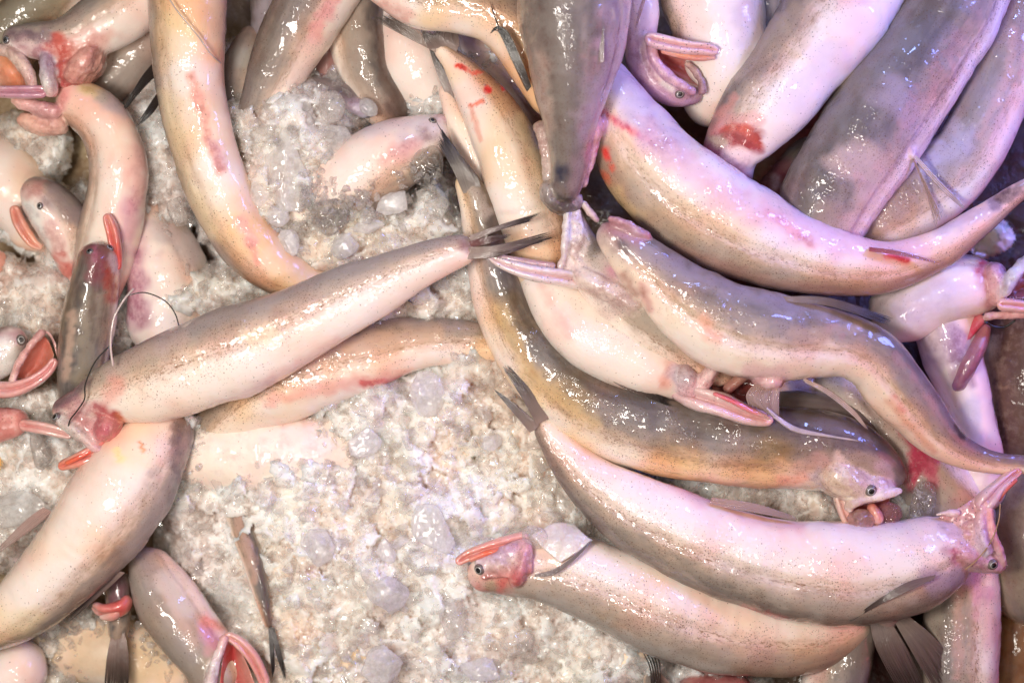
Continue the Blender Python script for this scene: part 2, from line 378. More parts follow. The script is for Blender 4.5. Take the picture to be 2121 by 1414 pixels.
GROUP = 'slender fish piled on crushed ice'
class Fish: pass
def tube_arrays(K, nv, step, d, fl, seed, lump, squash_end=(True, True)):
    K = np.asarray(K, float)
    wp = W(K[:, :3]); k = (D - K[:, 2]) / D
    dd = np.radians(np.asarray(d if np.ndim(d) else [d] * len(K), float))
    keys = np.column_stack([wp, K[:, 3] * k * S, dd])
    L = np.linalg.norm(np.diff(wp, axis=0), axis=1).sum()
    n = max(8, int(L / (step * S)))
    R, s = catmull(keys, n)
    P = R[:, :3]; r = np.maximum(R[:, 3], 1.2 * S)
    T = np.gradient(P, axis=0); T /= np.linalg.norm(T, axis=1)[:, None]
    Z = np.array([0, 0, 1.0])
    Lf = np.cross(Z, T); Lf /= np.linalg.norm(Lf, axis=1)[:, None]
    Nn = np.cross(T, Lf)
    c, sn = np.cos(R[:, 4])[:, None], np.sin(R[:, 4])[:, None]
    Dv = c * Nn + sn * Lf; Sv = np.cross(T, Dv)
    a = r / np.sqrt(sn[:, 0] ** 2 + fl ** 2 * c[:, 0] ** 2)
    # rounded ends
    sh = np.ones(n)
    for e, on in enumerate(squash_end):
        if not on: continue
        dist = s if e == 0 else s[-1] - s
        re = (r[0] if e == 0 else r[-1]) * 1.0
        q = np.clip(dist / max(re, 1e-6), 0, 1); sh *= np.sqrt(np.clip(1 - (1 - q) ** 2, 0.0004, 1))
    th = np.linspace(0, 2 * math.pi, nv, endpoint=False)
    ct, st = np.cos(th)[None, :], np.sin(th)[None, :]
    A = (a * sh)[:, None]
    # belly a bit broader than the back
    wb = 1 + .07 * (-ct) 
    X = A * ct; Y = A * fl * st * wb
    su = (s / (100 * S))[:, None] * np.ones((1, nv))
    q = np.stack([su * 1.5, ct * 1.1 + 0 * su, st * 1.1 + seed * 3.1 + 0 * su], -1)
    q2 = np.stack([su * 5.0, ct * 2.6 + 0 * su, st * 2.6 + seed * 1.7 + 0 * su], -1)
    nz = noise(q, seed) * 1.0 + noise(q2, seed + 9) * .28
    sc = 1 + lump * nz
    if nv >= 50:
        mid = np.clip(np.minimum(s, s[-1] - s) / (60 * S), 0, 1)[:, None]
        sc = sc - mid * (.045 * np.exp(-((ct - .18) / .10) ** 2) - .02 * np.exp(-((ct + .15) / .25) ** 2))
        sc = sc * (1 + .055 * noise(np.stack([su * .85, 0 * su + seed, 0 * su], -1), seed))
        cr = noise(np.stack([su * 9, ct * .8 + 0 * su, st * .8 + 0 * su], -1), seed + 3)
        sc = sc + mid * .018 * np.clip(cr - .1, 0, 1) * (noise(np.stack([su * .7, ct + 0 * su, st + 0 * su], -1), seed + 5) > .0)
    X = X * sc; Y = Y * sc
    V = P[:, None, :] + X[..., None] * Dv[:, None, :] + Y[..., None] * Sv[:, None, :]
    fa = np.stack([su, np.repeat(ct, n, 0), np.repeat(st, n, 0)], -1)
    return V, fa, n, s
def close_tube(V, nv, n):
    F = grid_faces(n, nv, True)
    V2 = V.reshape(-1, 3); c0 = len(V2); V2 = np.vstack([V2, V[0].mean(0), V[-1].mean(0)])
    j = np.arange(nv); j2 = (j + 1) % nv
    t1 = np.stack([np.full(nv, c0), j2, j], 1); t2 = np.stack([np.full(nv, c0 + 1), (n - 1) * nv + j, (n - 1) * nv + j2], 1)
    return V2, F, np.vstack([t1, t2])
def cap_attr(A, nv, n):
    A2 = A.reshape(-1, A.shape[-1]); return np.vstack([A2, A[0].mean(0), A[-1].mean(0)])

_seed = [0]
def fish(label, pts, d=0, tune=(1, 1, .5), paint=(), fl=.86, lump=.045, nv=56, step=5.0, name='fish', cat='fish', group=GROUP):
    _seed[0] += 1; sd = _seed[0]
    V, fa, n, s = tube_arrays(pts, nv, step, d, fl, sd, lump)
    root = bpy.data.objects.new(name, None); SC.collection.objects.link(root)
    root.empty_display_size = .01
    V2, F, T = close_tube(V, nv, n)
    base = V2.mean(0); base[2] = V2[:, 2].min(); root.location = base
    col = np.zeros((len(V2), 4)); col[:, :3] = .7
    col = apply_paint(V2, col, paint)
    tn = np.tile(np.asarray(tune, float), (len(V2), 1))
    me = mesh_np('body', V2 - base, F, M_SKIN, {'fish': ('FLOAT_VECTOR', cap_attr(fa, nv, n)), 'paint': ('FLOAT_COLOR', col), 'tune': ('FLOAT_VECTOR', tn)}, tris=T)
    b = new_obj('body', me, root)
    root['label'] = label; root['category'] = cat
    if group: root['group'] = group
    f = Fish(); f.root = root; f.base = base; f.body = b; f.V = V2
    polys = [tuple(x) for x in F] + [tuple(x) for x in T]
    f.bvh = BVHTree.FromPolygons([Vector(v) for v in V2], polys)
    f.F = F; f.T = T; f.A = (cap_attr(fa, nv, n), col, tn); f.extra = []; f.eyes = []; ALL.append(f)
    return f
ALL = []
WELD = {'gill_cover', 'cheek', 'gill_plate', 'belly_flap', 'fin_base', 'snout', 'head', 'gill_flap', 'throat', 'head_ridge', 'pectoral_stub', 'upper_lip', 'upper_jaw', 'lip_fold', 'jaw_fold', 'gill_spur', 'jaw_rim'}
from mathutils.kdtree import KDTree
def weld(f):
    """grow the head pieces into the body as one continuous skin"""
    if f.extra:
        Vs, Fq, Tt, off = [f.V], [f.F], [f.T], len(f.V)
        tune = f.A[2][0]; fa, col, tn = [f.A[0]], [f.A[1]], [f.A[2]]; tag = [np.zeros(len(f.V))]
        for V, F, T, c, dots in f.extra:
            Vs.append(V); Fq.append(F + off); Tt.append(T + off); off += len(V)
            fa.append(np.tile([.5, .1, .3], (len(V), 1))); cc = np.ones((len(V), 4)); cc[:, :3] = c; col.append(cc)
            tn.append(np.tile([tune[0], .3 + 1.9 * dots, 0], (len(V), 1))); tag.append(np.ones(len(V)))
        V = np.vstack(Vs); fa = np.vstack(fa); col = np.vstack(col); tn = np.vstack(tn); tag = np.concatenate(tag)
        me = mesh_np('weld', V, np.vstack(Fq), M_SKIN, tris=np.vstack(Tt))
        o = bpy.data.objects.new('weld', me); SC.collection.objects.link(o)
        m = o.modifiers.new('r', 'REMESH'); m.mode = 'VOXEL'; m.voxel_size = 2.5 * S
        m = o.modifiers.new('s', 'SMOOTH'); m.factor = .5; m.iterations = 7
        dg = bpy.context.evaluated_depsgraph_get(); ev = o.evaluated_get(dg); em = ev.to_mesh()
        nv = len(em.vertices); NV = np.zeros(nv * 3, np.float32); em.vertices.foreach_get('co', NV); NV = NV.reshape(-1, 3).astype(float)
        NN = np.zeros(nv * 3, np.float32); em.vertices.foreach_get('normal', NN); NN = NN.reshape(-1, 3)
        NF = np.array([p.vertices[:] for p in em.polygons]); ev.to_mesh_clear(); bpy.data.objects.remove(o)
        kd = KDTree(len(V))
        for i, v in enumerate(V): kd.insert(v, i)
        kd.balance()
        K = 7; ii = np.zeros((nv, K), int); ww = np.zeros((nv, K))
        for i, v in enumerate(NV):
            for k, (c_, j, dist) in enumerate(kd.find_n(v, K)): ii[i, k] = j; ww[i, k] = 1 / (dist / S + 1.2) ** 2
        ww /= ww.sum(1)[:, None]
        def tr(A): return (A[ii] * ww[..., None]).sum(1)
        fa2, tn2, tg = tr(fa), tr(tn), (tag[ii] * ww).sum(1)
        a = (col[ii][..., 3] * ww); al = a.sum(1); c3 = (col[ii][..., :3] * a[..., None]).sum(1) / np.maximum(al, 1e-5)[:, None]
        NV = NV + NN * (fbm(NV / (11 * S), 3, 12)[:, None] * 1.5 + fbm(NV / (34 * S), 2, 15)[:, None] * 2.5) * S * tg[:, None]
        old = f.body.data
        me = mesh_np('body', NV - f.base, NF if NF.shape[1] == 4 else None, M_SKIN, {'fish': ('FLOAT_VECTOR', fa2), 'paint': ('FLOAT_COLOR', np.column_stack([c3, al])), 'tune': ('FLOAT_VECTOR', tn2)}, tris=NF if NF.shape[1] == 3 else None)
        f.body.data = me; bpy.data.meshes.remove(old)
        f.bvh = BVHTree.FromPolygons([Vector(v) for v in NV], [tuple(int(q) for q in x) for x in NF])
    for a, k in f.eyes: eye_now(f, *a, **k)
def hit(f, px, py):
    c = Vector((0, 0, D * S)); t = Vector(W([(px, py, 0)])[0]); dr = (t - c).normalized()
    p, nrm, i, ds = f.bvh.ray_cast(c, dr)
    if p is None:
        p, nrm, i, ds = f.bvh.find_nearest(Vector(W([(px, py, 100)])[0]))
    return p, nrm
def zz(f, px, py, up=0.0):
    p, _ = hit(f, px, py); return p[2] / S + up
def part_tube(f, name, pts, cols, fl=.8, d=0, lump=.06, nv=20, step=3.0, mat=None, dots=0.0, sq=(True, True), ownparent=None):
    """cols: list of rgb per key (or one)"""
    if name in ('gill_cover', 'cheek', 'gill_plate', 'belly_flap', 'fin_base'):
        pts = [(a, b, c - r * .42, r) for a, b, c, r in pts]; lump = max(lump, .13); fl = min(fl, .7)
    _seed[0] += 1
    gr = .62 if name == 'lower_jaw' else 0
    if gr: nv = 32; fl = min(fl, .75); lump = max(lump, .17)
    V, fa, n, s = tube_arrays(pts, nv, step, d, fl, _seed[0], lump, sq)
    if gr:
        th = np.linspace(0, 2 * math.pi, nv, endpoint=False); th = np.minimum(th, 2 * math.pi - th)
        g_ = np.exp(-(th / .62) ** 2)[None, :] * sstep(np.linspace(0, 7, n))[:, None] * sstep(np.linspace(9, 0, n))[:, None]
        ctr = V.mean(1, keepdims=True); V = V - (V - ctr) * (gr * g_)[..., None] * 1.25
    V2, F, T = close_tube(V, nv, n)
    cols = np.asarray(cols if np.ndim(cols) == 2 else [cols] * len(pts), float)
    K = np.asarray(pts, float); ks = np.concatenate([[0], np.cumsum(np.linalg.norm(np.diff(W(K[:, :3]), axis=0), axis=1))]); ks = ks / ks[-1]
    q = s / s[-1]
    cr = np.stack([np.interp(q, ks, cols[:, c]) for c in range(3)], 1)
    C = np.concatenate([np.repeat(cr[:, None, :], nv, 1), np.full((n, nv, 1), dots)], -1)
    if gr: C[..., :3] *= 1 - g_[..., None] * np.array([.12, .30, .30])
    base = f.base if f else V2.mean(0)
    if f and name in WELD and mat is None:
        f.extra.append((V2, F, T, cap_attr(C, nv, n)[:, :3], dots)); return f.root
    me = mesh_np(name, V2 - base, F, mat or M_FLESH, {'paint': ('FLOAT_COLOR', cap_attr(C, nv, n))}, tris=T)
    o = new_obj(name, me, ownparent if ownparent is not None else (f.root if f else None))
    if not f: o.location = base
    return o
def loft(f, name, curves, cols, nu=24, nv=24, thick=3.0, sag=0.0, dots=0.0, rough=1.5, mat=None, ownparent=None):
    """surface through several key curves (each a list of (px,py,z)), real thickness"""
    _seed[0] += 1
    C = np.stack([catmull(np.asarray(c, float), nu)[0] for c in curves], 0)      # m,nu,3
    cc = np.asarray(cols if np.ndim(cols) == 2 else [cols] * len(curves), float)
    m = len(curves)
    G = np.zeros((nv, nu, 3)); q = np.linspace(0, m - 1, nv)
    for i in range(nu):
        for k in range(3):
            if m > 2:
                xs = np.arange(m); P = np.concatenate([[2 * C[0, i, k] - C[1, i, k]], C[:, i, k], [2 * C[-1, i, k] - C[-2, i, k]]])
                j = np.minimum(q.astype(int), m - 2); t = q - j
                p0, p1, p2, p3 = P[j], P[j + 1], P[j + 2], P[j + 3]
                G[:, i, k] = .5 * (2 * p1 + (-p0 + p2) * t + (2 * p0 - 5 * p1 + 4 * p2 - p3) * t ** 2 + (-p0 + 3 * p1 - 3 * p2 + p3) * t ** 3)
            else: G[:, i, k] = C[0, i, k] * (1 - q) + C[1, i, k] * q
    vv = np.sin(np.linspace(0, math.pi, nv))[:, None] * np.sin(np.linspace(0, math.pi, nu))[None, :]
    G[..., 2] -= sag * vv
    G[..., 2] += rough * noise(np.stack([G[..., 0] / 9, G[..., 1] / 9, G[..., 0] * 0], -1), _seed[0])
    top = W(G.reshape(-1, 3)); G2 = G.copy(); G2[..., 2] -= thick; bot = W(G2.reshape(-1, 3))
    F = grid_faces(nv, nu, False); nn = nu * nv
    ring = list(range(nu)) + [i * nu + nu - 1 for i in range(1, nv)] + [(nv - 1) * nu + i for i in range(nu - 2, -1, -1)] + [i * nu for i in range(nv - 2, 0, -1)]
    ring = np.array(ring); r2 = np.roll(ring, -1)
    side = np.stack([ring, r2, r2 + nn, ring + nn], 1)
    cr = np.stack([np.interp(q, np.arange(m), cc[:, c]) for c in range(3)], 1)
    Cc = np.concatenate([np.repeat(cr[:, None, :], nu, 1), np.full((nv, nu, 1), dots)], -1).reshape(-1, 4)
    base = f.base
    me = mesh_np(name, np.vstack([top, bot]) - base, np.vstack([F, F[:, ::-1] + nn, side]), mat or M_FLESH, {'paint': ('FLOAT_COLOR', np.vstack([Cc, Cc]))})
    bm = bmesh.new(); bm.from_mesh(me); bmesh.ops.recalc_face_normals(bm, faces=bm.faces); bm.to_mesh(me); bm.free()
    return new_obj(name, me, ownparent if ownparent is not None else f.root)

def skin_web(f, curves, cols, thick=12, dots=.3, **k):
    """a stretch of skin between head bones, grown into the body by weld()"""
    o = loft(f, 'web', curves, cols, thick=thick, **k); me = o.data
    V = np.array([v.co[:] for v in me.vertices]) + f.base
    C = np.zeros(len(V) * 4, np.float32); me.attributes['paint'].data.foreach_get('color', C)
    F = np.array([p_.vertices[:] for p_ in me.polygons])
    bpy.data.objects.remove(o); bpy.data.meshes.remove(me)
    f.extra.append((V, F, np.zeros((0, 3), int), C.reshape(-1, 4)[:, :3], dots))

def fin(f, name, rays, n=26, mat=None, w=None, jit=.10, nu=14, fray=.6, ownparent=None):
    """rays: key rays, each [(px,py,z),...] from base to tip; n strips between them; every strip is a thin ridged blade"""
    Rk = np.stack([catmull(np.asarray(r, float), nu)[0] for r in rays], 0)     # m,nu,3
    m = len(rays)
    if n > 8: n = int(n * 1.7)
    Rk[:, :, :] += 0
    q = np.linspace(0, m - 1, n)
    Vs, Fs, At = [], [], []; off = 0
    P = np.zeros((n, nu, 3)); 
    for k in range(n):
        j = min(int(q[k]), m - 2) if m > 1 else 0; t = q[k] - j
        P[k] = Rk[j] * (1 - t) + Rk[min(j + 1, m - 1)] * t
    gap = np.linalg.norm(np.diff(P[:, :, :2], axis=0), axis=2) if n > 1 else np.full((1, nu), w or 4)
    gap = np.vstack([gap, gap[-1:]])
    for k in range(n):
        L = 1 + rng.uniform(-jit, jit * .6); p = P[k].copy()
        tip = p[-1] - p[-2]; u = np.linspace(0, 1, nu)
        p = np.stack([np.interp(u * min(L, 1.0), u, p[:, c]) for c in range(3)], 1)
        p += (u ** 2)[:, None] * rng.normal(0, 1.2, 3)[None, :] * fray
        T = np.gradient(p, axis=0); Nx = np.stack([-T[:, 1], T[:, 0]], 1); Nx /= np.linalg.norm(Nx, axis=1)[:, None] + 1e-9
        hw = (np.minimum(gap[k], w) if w else gap[k]) * .56
        hw = np.minimum(hw, np.median(hw) * 1.25 + .4)
        hw = hw * (1 - sstep((u - .55) / .45) * fray) + .25
        hw[-1] = .15
        r_ = rng.uniform(0, 1)
        row = []
        for sgn, dz in ((-1, 0), (0, 1.3), (1, 0), (0, -1.0)):
            row.append(np.column_stack([p[:, :2] + Nx * (hw * sgn)[:, None], p[:, 2] + dz]))
        G = np.stack(row, 1)  # nu,4,3
        Vs.append(W(G.reshape(-1, 3))); Fs.append(grid_faces(nu, 4, True)[:, ::-1] + off); off += nu * 4
        a = np.zeros((nu, 4, 3)); a[..., 0] = u[:, None]; a[..., 1] = r_; a[..., 2] = k / max(n - 1, 1)
        At.append(a.reshape(-1, 3))
    V = np.vstack(Vs); base = f.base if f else V.mean(0)
    me = mesh_np(name, V - base, np.vstack(Fs), mat or M_FIN, {'fin': ('FLOAT_VECTOR', np.vstack(At))})
    return new_obj(name, me, ownparent if ownparent is not None else f.root)

def eye(f, *a, **k): f.eyes.append((a, k))
def eye_now(f, px, py, r=9, z=None, iris=(.62, .60, .56), tilt=None, label=None):
    p, nrm = hit(f, px, py)
    if z is not None: p = Vector(W([(px, py, z)])[0]); nrm = Vector((0, 0, 1))
    nrm = Vector((nrm[0], nrm[1], abs(nrm[2]) + .5)).normalized()
    nu, nv = 14, 24
    ph = np.linspace(0, math.pi * .62, nu); th = np.linspace(0, 2 * math.pi, nv, endpoint=False)
    R = r * S
    x = np.outer(np.sin(ph), np.cos(th)) * R; y = np.outer(np.sin(ph), np.sin(th)) * R * .9; z_ = np.outer(np.cos(ph), np.ones(nv)) * R * .62
    q = nrm.to_track_quat('Z', 'Y').to_matrix()
    V = np.stack([x, y, z_], -1).reshape(-1, 3) @ np.array(q).T + np.array(p) - np.array(nrm) * R * .18
    rr = np.repeat(np.sin(np.minimum(ph, math.pi / 2))[:, None], nv, 1)
    C = np.zeros((nu, nv, 4))
    for k in range(3):
        C[..., k] = np.where(rr < .50, .005, np.where(rr < .60, iris[k] * .8, np.where(rr < .70, .05, (.22, .17, .155)[k] * (1.25 - .5 * rr))))
    F = grid_faces(nu, nv, True)
    me = mesh_np('eye', V - f.base, F, M_EYE, {'paint': ('FLOAT_COLOR', C.reshape(-1, 4))})
    return new_obj('eye', me, f.root)
def teeth(f, curve, n=16, L=9, dirn=(0, -1), z_up=2, parent=None, name='tooth_row'):
    c = catmull(np.asarray(curve, float), n)[0]; Vs, Ts = [], []; off = 0
    for i in range(n):
        b = c[i] + rng.normal(0, .8, 3); ln = L * rng.uniform(.6, 1.2)
        tip = b + np.array([dirn[0] * ln + rng.normal(0, 1.2), dirn[1] * ln + rng.normal(0, 1.0), z_up + ln * .4])
        w = 1.3
        pts = [b + (w, 0, 0), b + (-w * .5, w * .87, 0), b + (-w * .5, -w * .87, 0), tip]
        Vs.append(W(pts)); Ts += [(off, off + 1, off + 3), (off + 1, off + 2, off + 3), (off + 2, off, off + 3), (off, off + 2, off + 1)]; off += 4
    V = np.vstack(Vs)
    me = mesh_np(name, V - f.base, None, M_TOOTH, tris=np.array(Ts))
    return new_obj(name, me, parent if parent is not None else f.root)
def lead(name, label, cat, pts, r, mat, group=None):
    pts = [(a, b, c, r if len(p) == 0 else p[0]) for a, b, c, *p in pts]
    _seed[0] += 1
    V, fa, n, s = tube_arrays(pts, 8, 3.0, 0, 1.0, _seed[0], 0.0)
    V2, F, T = close_tube(V, 8, n); base = V2.mean(0)
    o = new_obj(name, mesh_np(name, V2 - base, F, mat, tris=T)); o.location = base
    o['label'] = label; o['category'] = cat
    if group: o['group'] = group
    return o

# colours (linear)
RED = (.62, .07, .05); ORG = (.80, .36, .27); PNK = (.82, .47, .44); PPK = (.62, .30, .36); MAG = (.42, .06, .10)
DRK = (.07, .045, .04); GRY = (.30, .24, .22); SIL = (.80, .78, .74); WHT = (.84, .72, .66); VIO = (.38, .24, .34); YEL = (.78, .62, .30)
CRM = (.80, .62, .48)

# ================================================================ the fish, deepest first
# ---- deep fish seen in gaps
fish('out-of-focus pale fish belly behind the open-mouthed head at top left', [(150,260,-190,30),(190,190,-180,62),(250,120,-175,72),(330,40,-170,70),(380,-50,-170,60)], -60, (.5,.3,.2))
f = fish('dark olive fish crossing the top left corner above the open mouth', [(-80,190,-120,55),(-10,110,-110,62),(60,40,-105,64),(130,-30,-100,60),(180,-100,-100,50)], 20, (1,.8,1.0), [([(0,60),(90,-10)],60,(.30,.26,.18),.7)])
fish('stubby pale back wedged between the long curved belly and the speckled tail', [(500,300,-110,30),(490,240,-85,45),(492,170,-80,46),(510,110,-85,36),(530,60,-110,20)], 30, (.75,.3,.2), [([(505,120),(540,130)],30,(.42,.40,.36),.6),([(470,270),(500,290)],26,(.62,.36,.36),.5)])
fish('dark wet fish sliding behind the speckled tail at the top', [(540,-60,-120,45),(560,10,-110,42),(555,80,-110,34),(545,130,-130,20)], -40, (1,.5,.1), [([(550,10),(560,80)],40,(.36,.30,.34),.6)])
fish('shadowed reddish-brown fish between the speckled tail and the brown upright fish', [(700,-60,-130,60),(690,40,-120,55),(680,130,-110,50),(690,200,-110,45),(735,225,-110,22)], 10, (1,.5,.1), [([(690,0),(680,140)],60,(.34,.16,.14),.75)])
f = fish('grey fish back with blue glint just above the small ice mound', [(600,190,-80,30),(650,195,-62,42),(705,205,-55,36),(745,225,-55,20),(765,232,-52,10)], 10, (1,.6,0), [([(620,180),(720,200)],40,(.27,.22,.21),.8),([(715,215),(745,225)],18,(.52,.42,.50),.8)])
part_tube(f,'snout',[(722,212,-35,17),(745,225,-30,16),(768,240,-30,13)],[(.55,.42,.50),(.45,.38,.48),(.30,.30,.36)],dots=.3)
f = fish('brown fish standing upright beside the pale belly near the top', [(755,-80,-80,60),(740,0,-60,62),(738,80,-55,62),(755,150,-60,55),(790,210,-75,48),(830,260,-110,30)], 40, (1,.9,.3), [([(735,20),(735,140),(770,200)],36,(.40,.32,.26),.7),([(790,60),(795,160),(830,230)],14,(.16,.11,.09),.8)])
fish('plump out-of-focus cream belly half covered by wet ice near the top', [(820,-40,-120,45),(835,50,-105,62),(860,130,-100,78),(900,200,-110,60),(940,250,-140,30)], 170, (.4,.2,.15))
f = fish('pale violet-white fish whose snout touches the silvery upright tail fin', [(560,500,-90,50),(640,440,-40,76),(730,375,0,82),(810,325,14,76),(880,292,16,56),(935,270,12,30)], -112, (.75,1.3,.3),
     [([(840,300),(900,265)],26,(.66,.52,.62),.6),([(800,330),(860,300)],22,(.80,.38,.36),.6),([(760,270),(860,250)],20,(.70,.62,.72),.5),([(880,280),(930,300)],20,(.40,.26,.24),.5)])
eye(f, 896, 250, 9)
part_tube(f,'snout',[(880,262,20,22),(915,252,18,16),(938,256,14,9)],[(.66,.56,.66),(.62,.40,.44),(.5,.3,.3)],dots=1)
fish('reddish-grey fish body passing behind the forked pale fish near the top', [(960,60,-120,35),(1020,110,-95,48),(1085,170,-85,55),(1160,240,-90,55)], 60, (.9,.6,.2), [([(980,70),(1120,200)],60,(.48,.30,.27),.55)])
f = fish('small head with pink gill and orange lower jaw sunk in ice at left', [(175,600,-150,20),(158,545,-120,38),(140,480,-85,52),(105,430,-70,50),(70,402,-72,38),(45,395,-78,22)], -95, (.9,.6,.1),
     [([(60,440),(95,500)],20,SIL,.9),([(80,395),(50,390)],26,(.55,.25,.22),.7),([(110,400),(150,440)],34,(.30,.22,.22),.7),([(110,470),(125,520)],22,(.78,.50,.46),.8),([(120,540),(140,560)],20,RED,.7)])
eye(f, 41, 406, 8)
part_tube(f,'lower_jaw',[(28,425,-62,10),(40,460,-60,13),(65,500,-62,11),(88,515,-70,6)],[ORG,ORG,(.88,.42,.28),(.88,.5,.36)])
f = fish('tiny orange snout poking from the ice at the left edge', [(-50,560,-120,30),(-10,540,-110,24),(10,525,-105,14)], 0, (.5,.3,.4), [([(-20,545),(10,528)],40,ORG,.95)])
fish('faint pale body sunk in ice at the left edge', [(-80,300,-200,60),(0,360,-185,85),(60,430,-190,70),(90,520,-210,40)], 150, (.3,.2,.6))
f = fish('pinkish-violet fish belly between the brown dorsal fish and the long curved belly', [(250,400,-160,40),(300,470,-135,62),(345,560,-120,80),(350,650,-115,82),(320,740,-130,70)], 120, (.45,.5,.1),
     [([(270,500),(285,640)],46,(.48,.22,.30),.8),([(340,480),(400,520)],34,(.52,.42,.44),.5)])
f = fish('cream belly curving from beneath the gaping red-gilled head at upper left', [(150,790,-120,28),(175,690,-95,40),(200,590,-75,58),(222,500,-55,66),(238,420,-38,64),(243,340,-30,62),(218,262,-25,58),(165,218,-30,52),(118,215,-40,36)], 118, (.7,.5,.3),
     [([(285,310),(290,420)],30,(.80,.42,.38),.7),([(270,420),(265,520)],26,(.62,.30,.40),.6),([(175,180),(215,200)],16,YEL,.8),([(220,200),(250,230)],20,(.45,.38,.46),.6),([(130,200),(110,230)],20,(.80,.35,.33),.8)])
part_tube(f,'gill_flap',[(130,235,-10,18),(90,228,0,18),(50,215,0,14),(20,203,0,9)],[PNK,(.78,.45,.45),PNK,(.80,.45,.35)],dots=.1)
part_tube(f,'throat',[(140,255,-30,24),(100,262,-30,22),(60,252,-35,20),(38,240,-38,12)],[(.80,.52,.44),(.78,.44,.36),(.80,.48,.38),ORG])
f = fish('fish with gaping cream-lipped mouth and red gill at the upper left edge', [(380,-120,-60,60),(320,-40,-30,66),(255,20,-10,64),(190,62,5,58),(130,85,15,48),(75,85,20,38),(30,84,20,30),(5,86,18,20)], -75, (.75,.5,.1),
     [([(95,95),(75,150)],26,(.45,.20,.24),.8),([(120,95),(160,140)],26,(.58,.10,.07),.95),([(160,100),(215,80)],30,(.72,.34,.28),.7),([(100,75),(15,72)],16,(.24,.17,.19),.85),([(45,95),(60,110)],20,(.50,.30,.32),.8)])
eye(f, 13, 83, 10, iris=(.3,.32,.36))
part_tube(f,'gill_plate',[(150,95,0,44),(150,130,-10,42),(140,165,-20,36),(120,190,-25,22)],[(.66,.28,.24),(.50,.06,.05),(.42,.05,.05),(.55,.1,.1)],fl=.6)
part_tube(f,'cheek',[(94,108,40,12),(97,140,45,17),(102,172,40,17),(112,200,28,12)],[(.42,.30,.38),(.45,.36,.44),SIL,PNK],dots=.2)
part_tube(f,'belly_flap',[(205,85,20,20),(185,125,15,32),(165,160,-5,30),(160,185,-15,14)],[(.74,.38,.32),(.72,.36,.30),(.58,.22,.18),(.4,.12,.1)],fl=.5)
part_tube(f,'upper_jaw',[(-15,100,30,11),(20,108,38,13),(48,135,42,14),(64,165,40,13),(72,195,30,10)],[(.66,.50,.44),(.76,.58,.50),(.74,.54,.46),(.70,.46,.42),PNK],dots=.15)
loft(f,'mouth_lining',[[(-30,115,20),(-10,150,10),(0,180,10)],[(5,112,20),(25,150,-25),(40,185,-5)],[(35,130,25),(52,160,10),(64,190,15)]],[(.84,.50,.36),(.82,.36,.20),(.60,.20,.14)])
part_tube(f,'lower_jaw',[(100,190,35,13),(60,190,42,14),(15,190,42,13),(-30,188,40,11)],[(.66,.30,.38),(.60,.34,.44),(.62,.34,.42),(.62,.34,.42)],dots=.1)

# tail emerging left of long belly
f = fish('hidden fish whose black tail fin sticks out left of the long curved belly', [(330,160,-60,14),(360,150,-70,22),(400,140,-80,28)], 30, (1,.6,0))
fin(f,'tail_fin',[[(322,125,-40),(290,165,-20),(248,238,-10)],[(330,150,-40),(300,180,-25),(262,225,-12)]],14,M_FINB,fray=.9)
fin(f,'tail_fin',[[(328,190,-40),(305,225,-30),(275,272,-24)],[(335,205,-40),(318,232,-30),(290,258,-26)]],9,M_FINB,fray=.9)

# ---- long curved belly, left of centre
f = fish('long cream belly hanging in a J curve beside the small ice mound', [(700,598,-40,28),(640,590,-15,40),(570,555,10,56),(505,490,25,64),(455,400,35,64),(420,300,42,68),(396,200,46,73),(388,100,48,79),(388,0,48,86),(390,-120,40,90)], 112, (.75,.9,.9),
     [([(398,160),(425,260),(455,350)],15,(.84,.42,.34),.85),([(445,300),(460,340)],18,(.66,.36,.42),.5),([(500,460),(520,500)],16,(.84,.40,.38),.7),([(515,500),(535,545)],10,(.82,.36,.30),.7),([(350,200),(370,350),(430,480)],30,(.84,.66,.40),.45),([(440,0),(460,60)],40,(.72,.54,.40),.5)])
lead('thread','thin translucent fin ray arcing across the long cream belly','thread',[(340,-20,150),(365,20,150),(410,75,138),(435,110,120),(458,132,70)],1.5,M_PALE)

# ---- spotted tail top
f = fish('fish with brown netted flank and pink belly narrowing down into the small ice mound', [(500,330,-60,14),(512,270,-20,26),(545,200,5,44),(582,125,20,62),(625,45,28,76),(670,-40,30,82),(710,-120,30,80)], 42, (.85,1.5,.4),
     [([(690,0),(650,80)],18,(.80,.34,.32),.7),([(640,100),(610,180)],26,(.78,.56,.52),.5)])
# ---- forked pale fish and its darker neighbour
f = fish('slim pale fish in shadow on the left side of the blood-spotted fish', [(918,175,15,14),(950,245,20,28),(985,320,20,36),(1010,400,15,40),(1030,480,0,40),(1040,560,-20,30)], 110, (.8,1.3,.3), [([(1000,270),(1030,350)],12,(.74,.28,.22),.6)])
fin(f,'tail_fin',[[(925,200,30),(905,150,35),(880,72,40)],[(935,205,30),(925,165,40),(905,120,45)],[(960,235,35),(950,190,42),(925,150,45)]],26)
f = fish('pale fish with red blood scratches and dark freckles running down the centre', [(905,95,65,16),(930,118,66,22),(965,160,66,40),(1010,225,64,58),(1052,310,62,70),(1085,400,60,74),(1112,480,56,72),(1130,560,45,60),(1140,640,20,50)], 104, (.8,1.7,.8),
     [([(945,136),(962,140)],6,(.80,.05,.03),1),([(965,143),(980,152),(995,150)],6,(.82,.12,.08),.9),([(1004,185),(1012,186)],9,(.80,.03,.04),1),([(1040,180),(1041,184)],6,(.72,.04,.03),1),([(975,218),(1000,210)],6,(.84,.16,.08),.8),([(975,220),(995,290)],7,(.78,.30,.22),.6),([(1090,250),(1130,420)],26,(.62,.48,.30),.5),([(1060,350),(1120,480)],30,(.86,.70,.58),.4)])
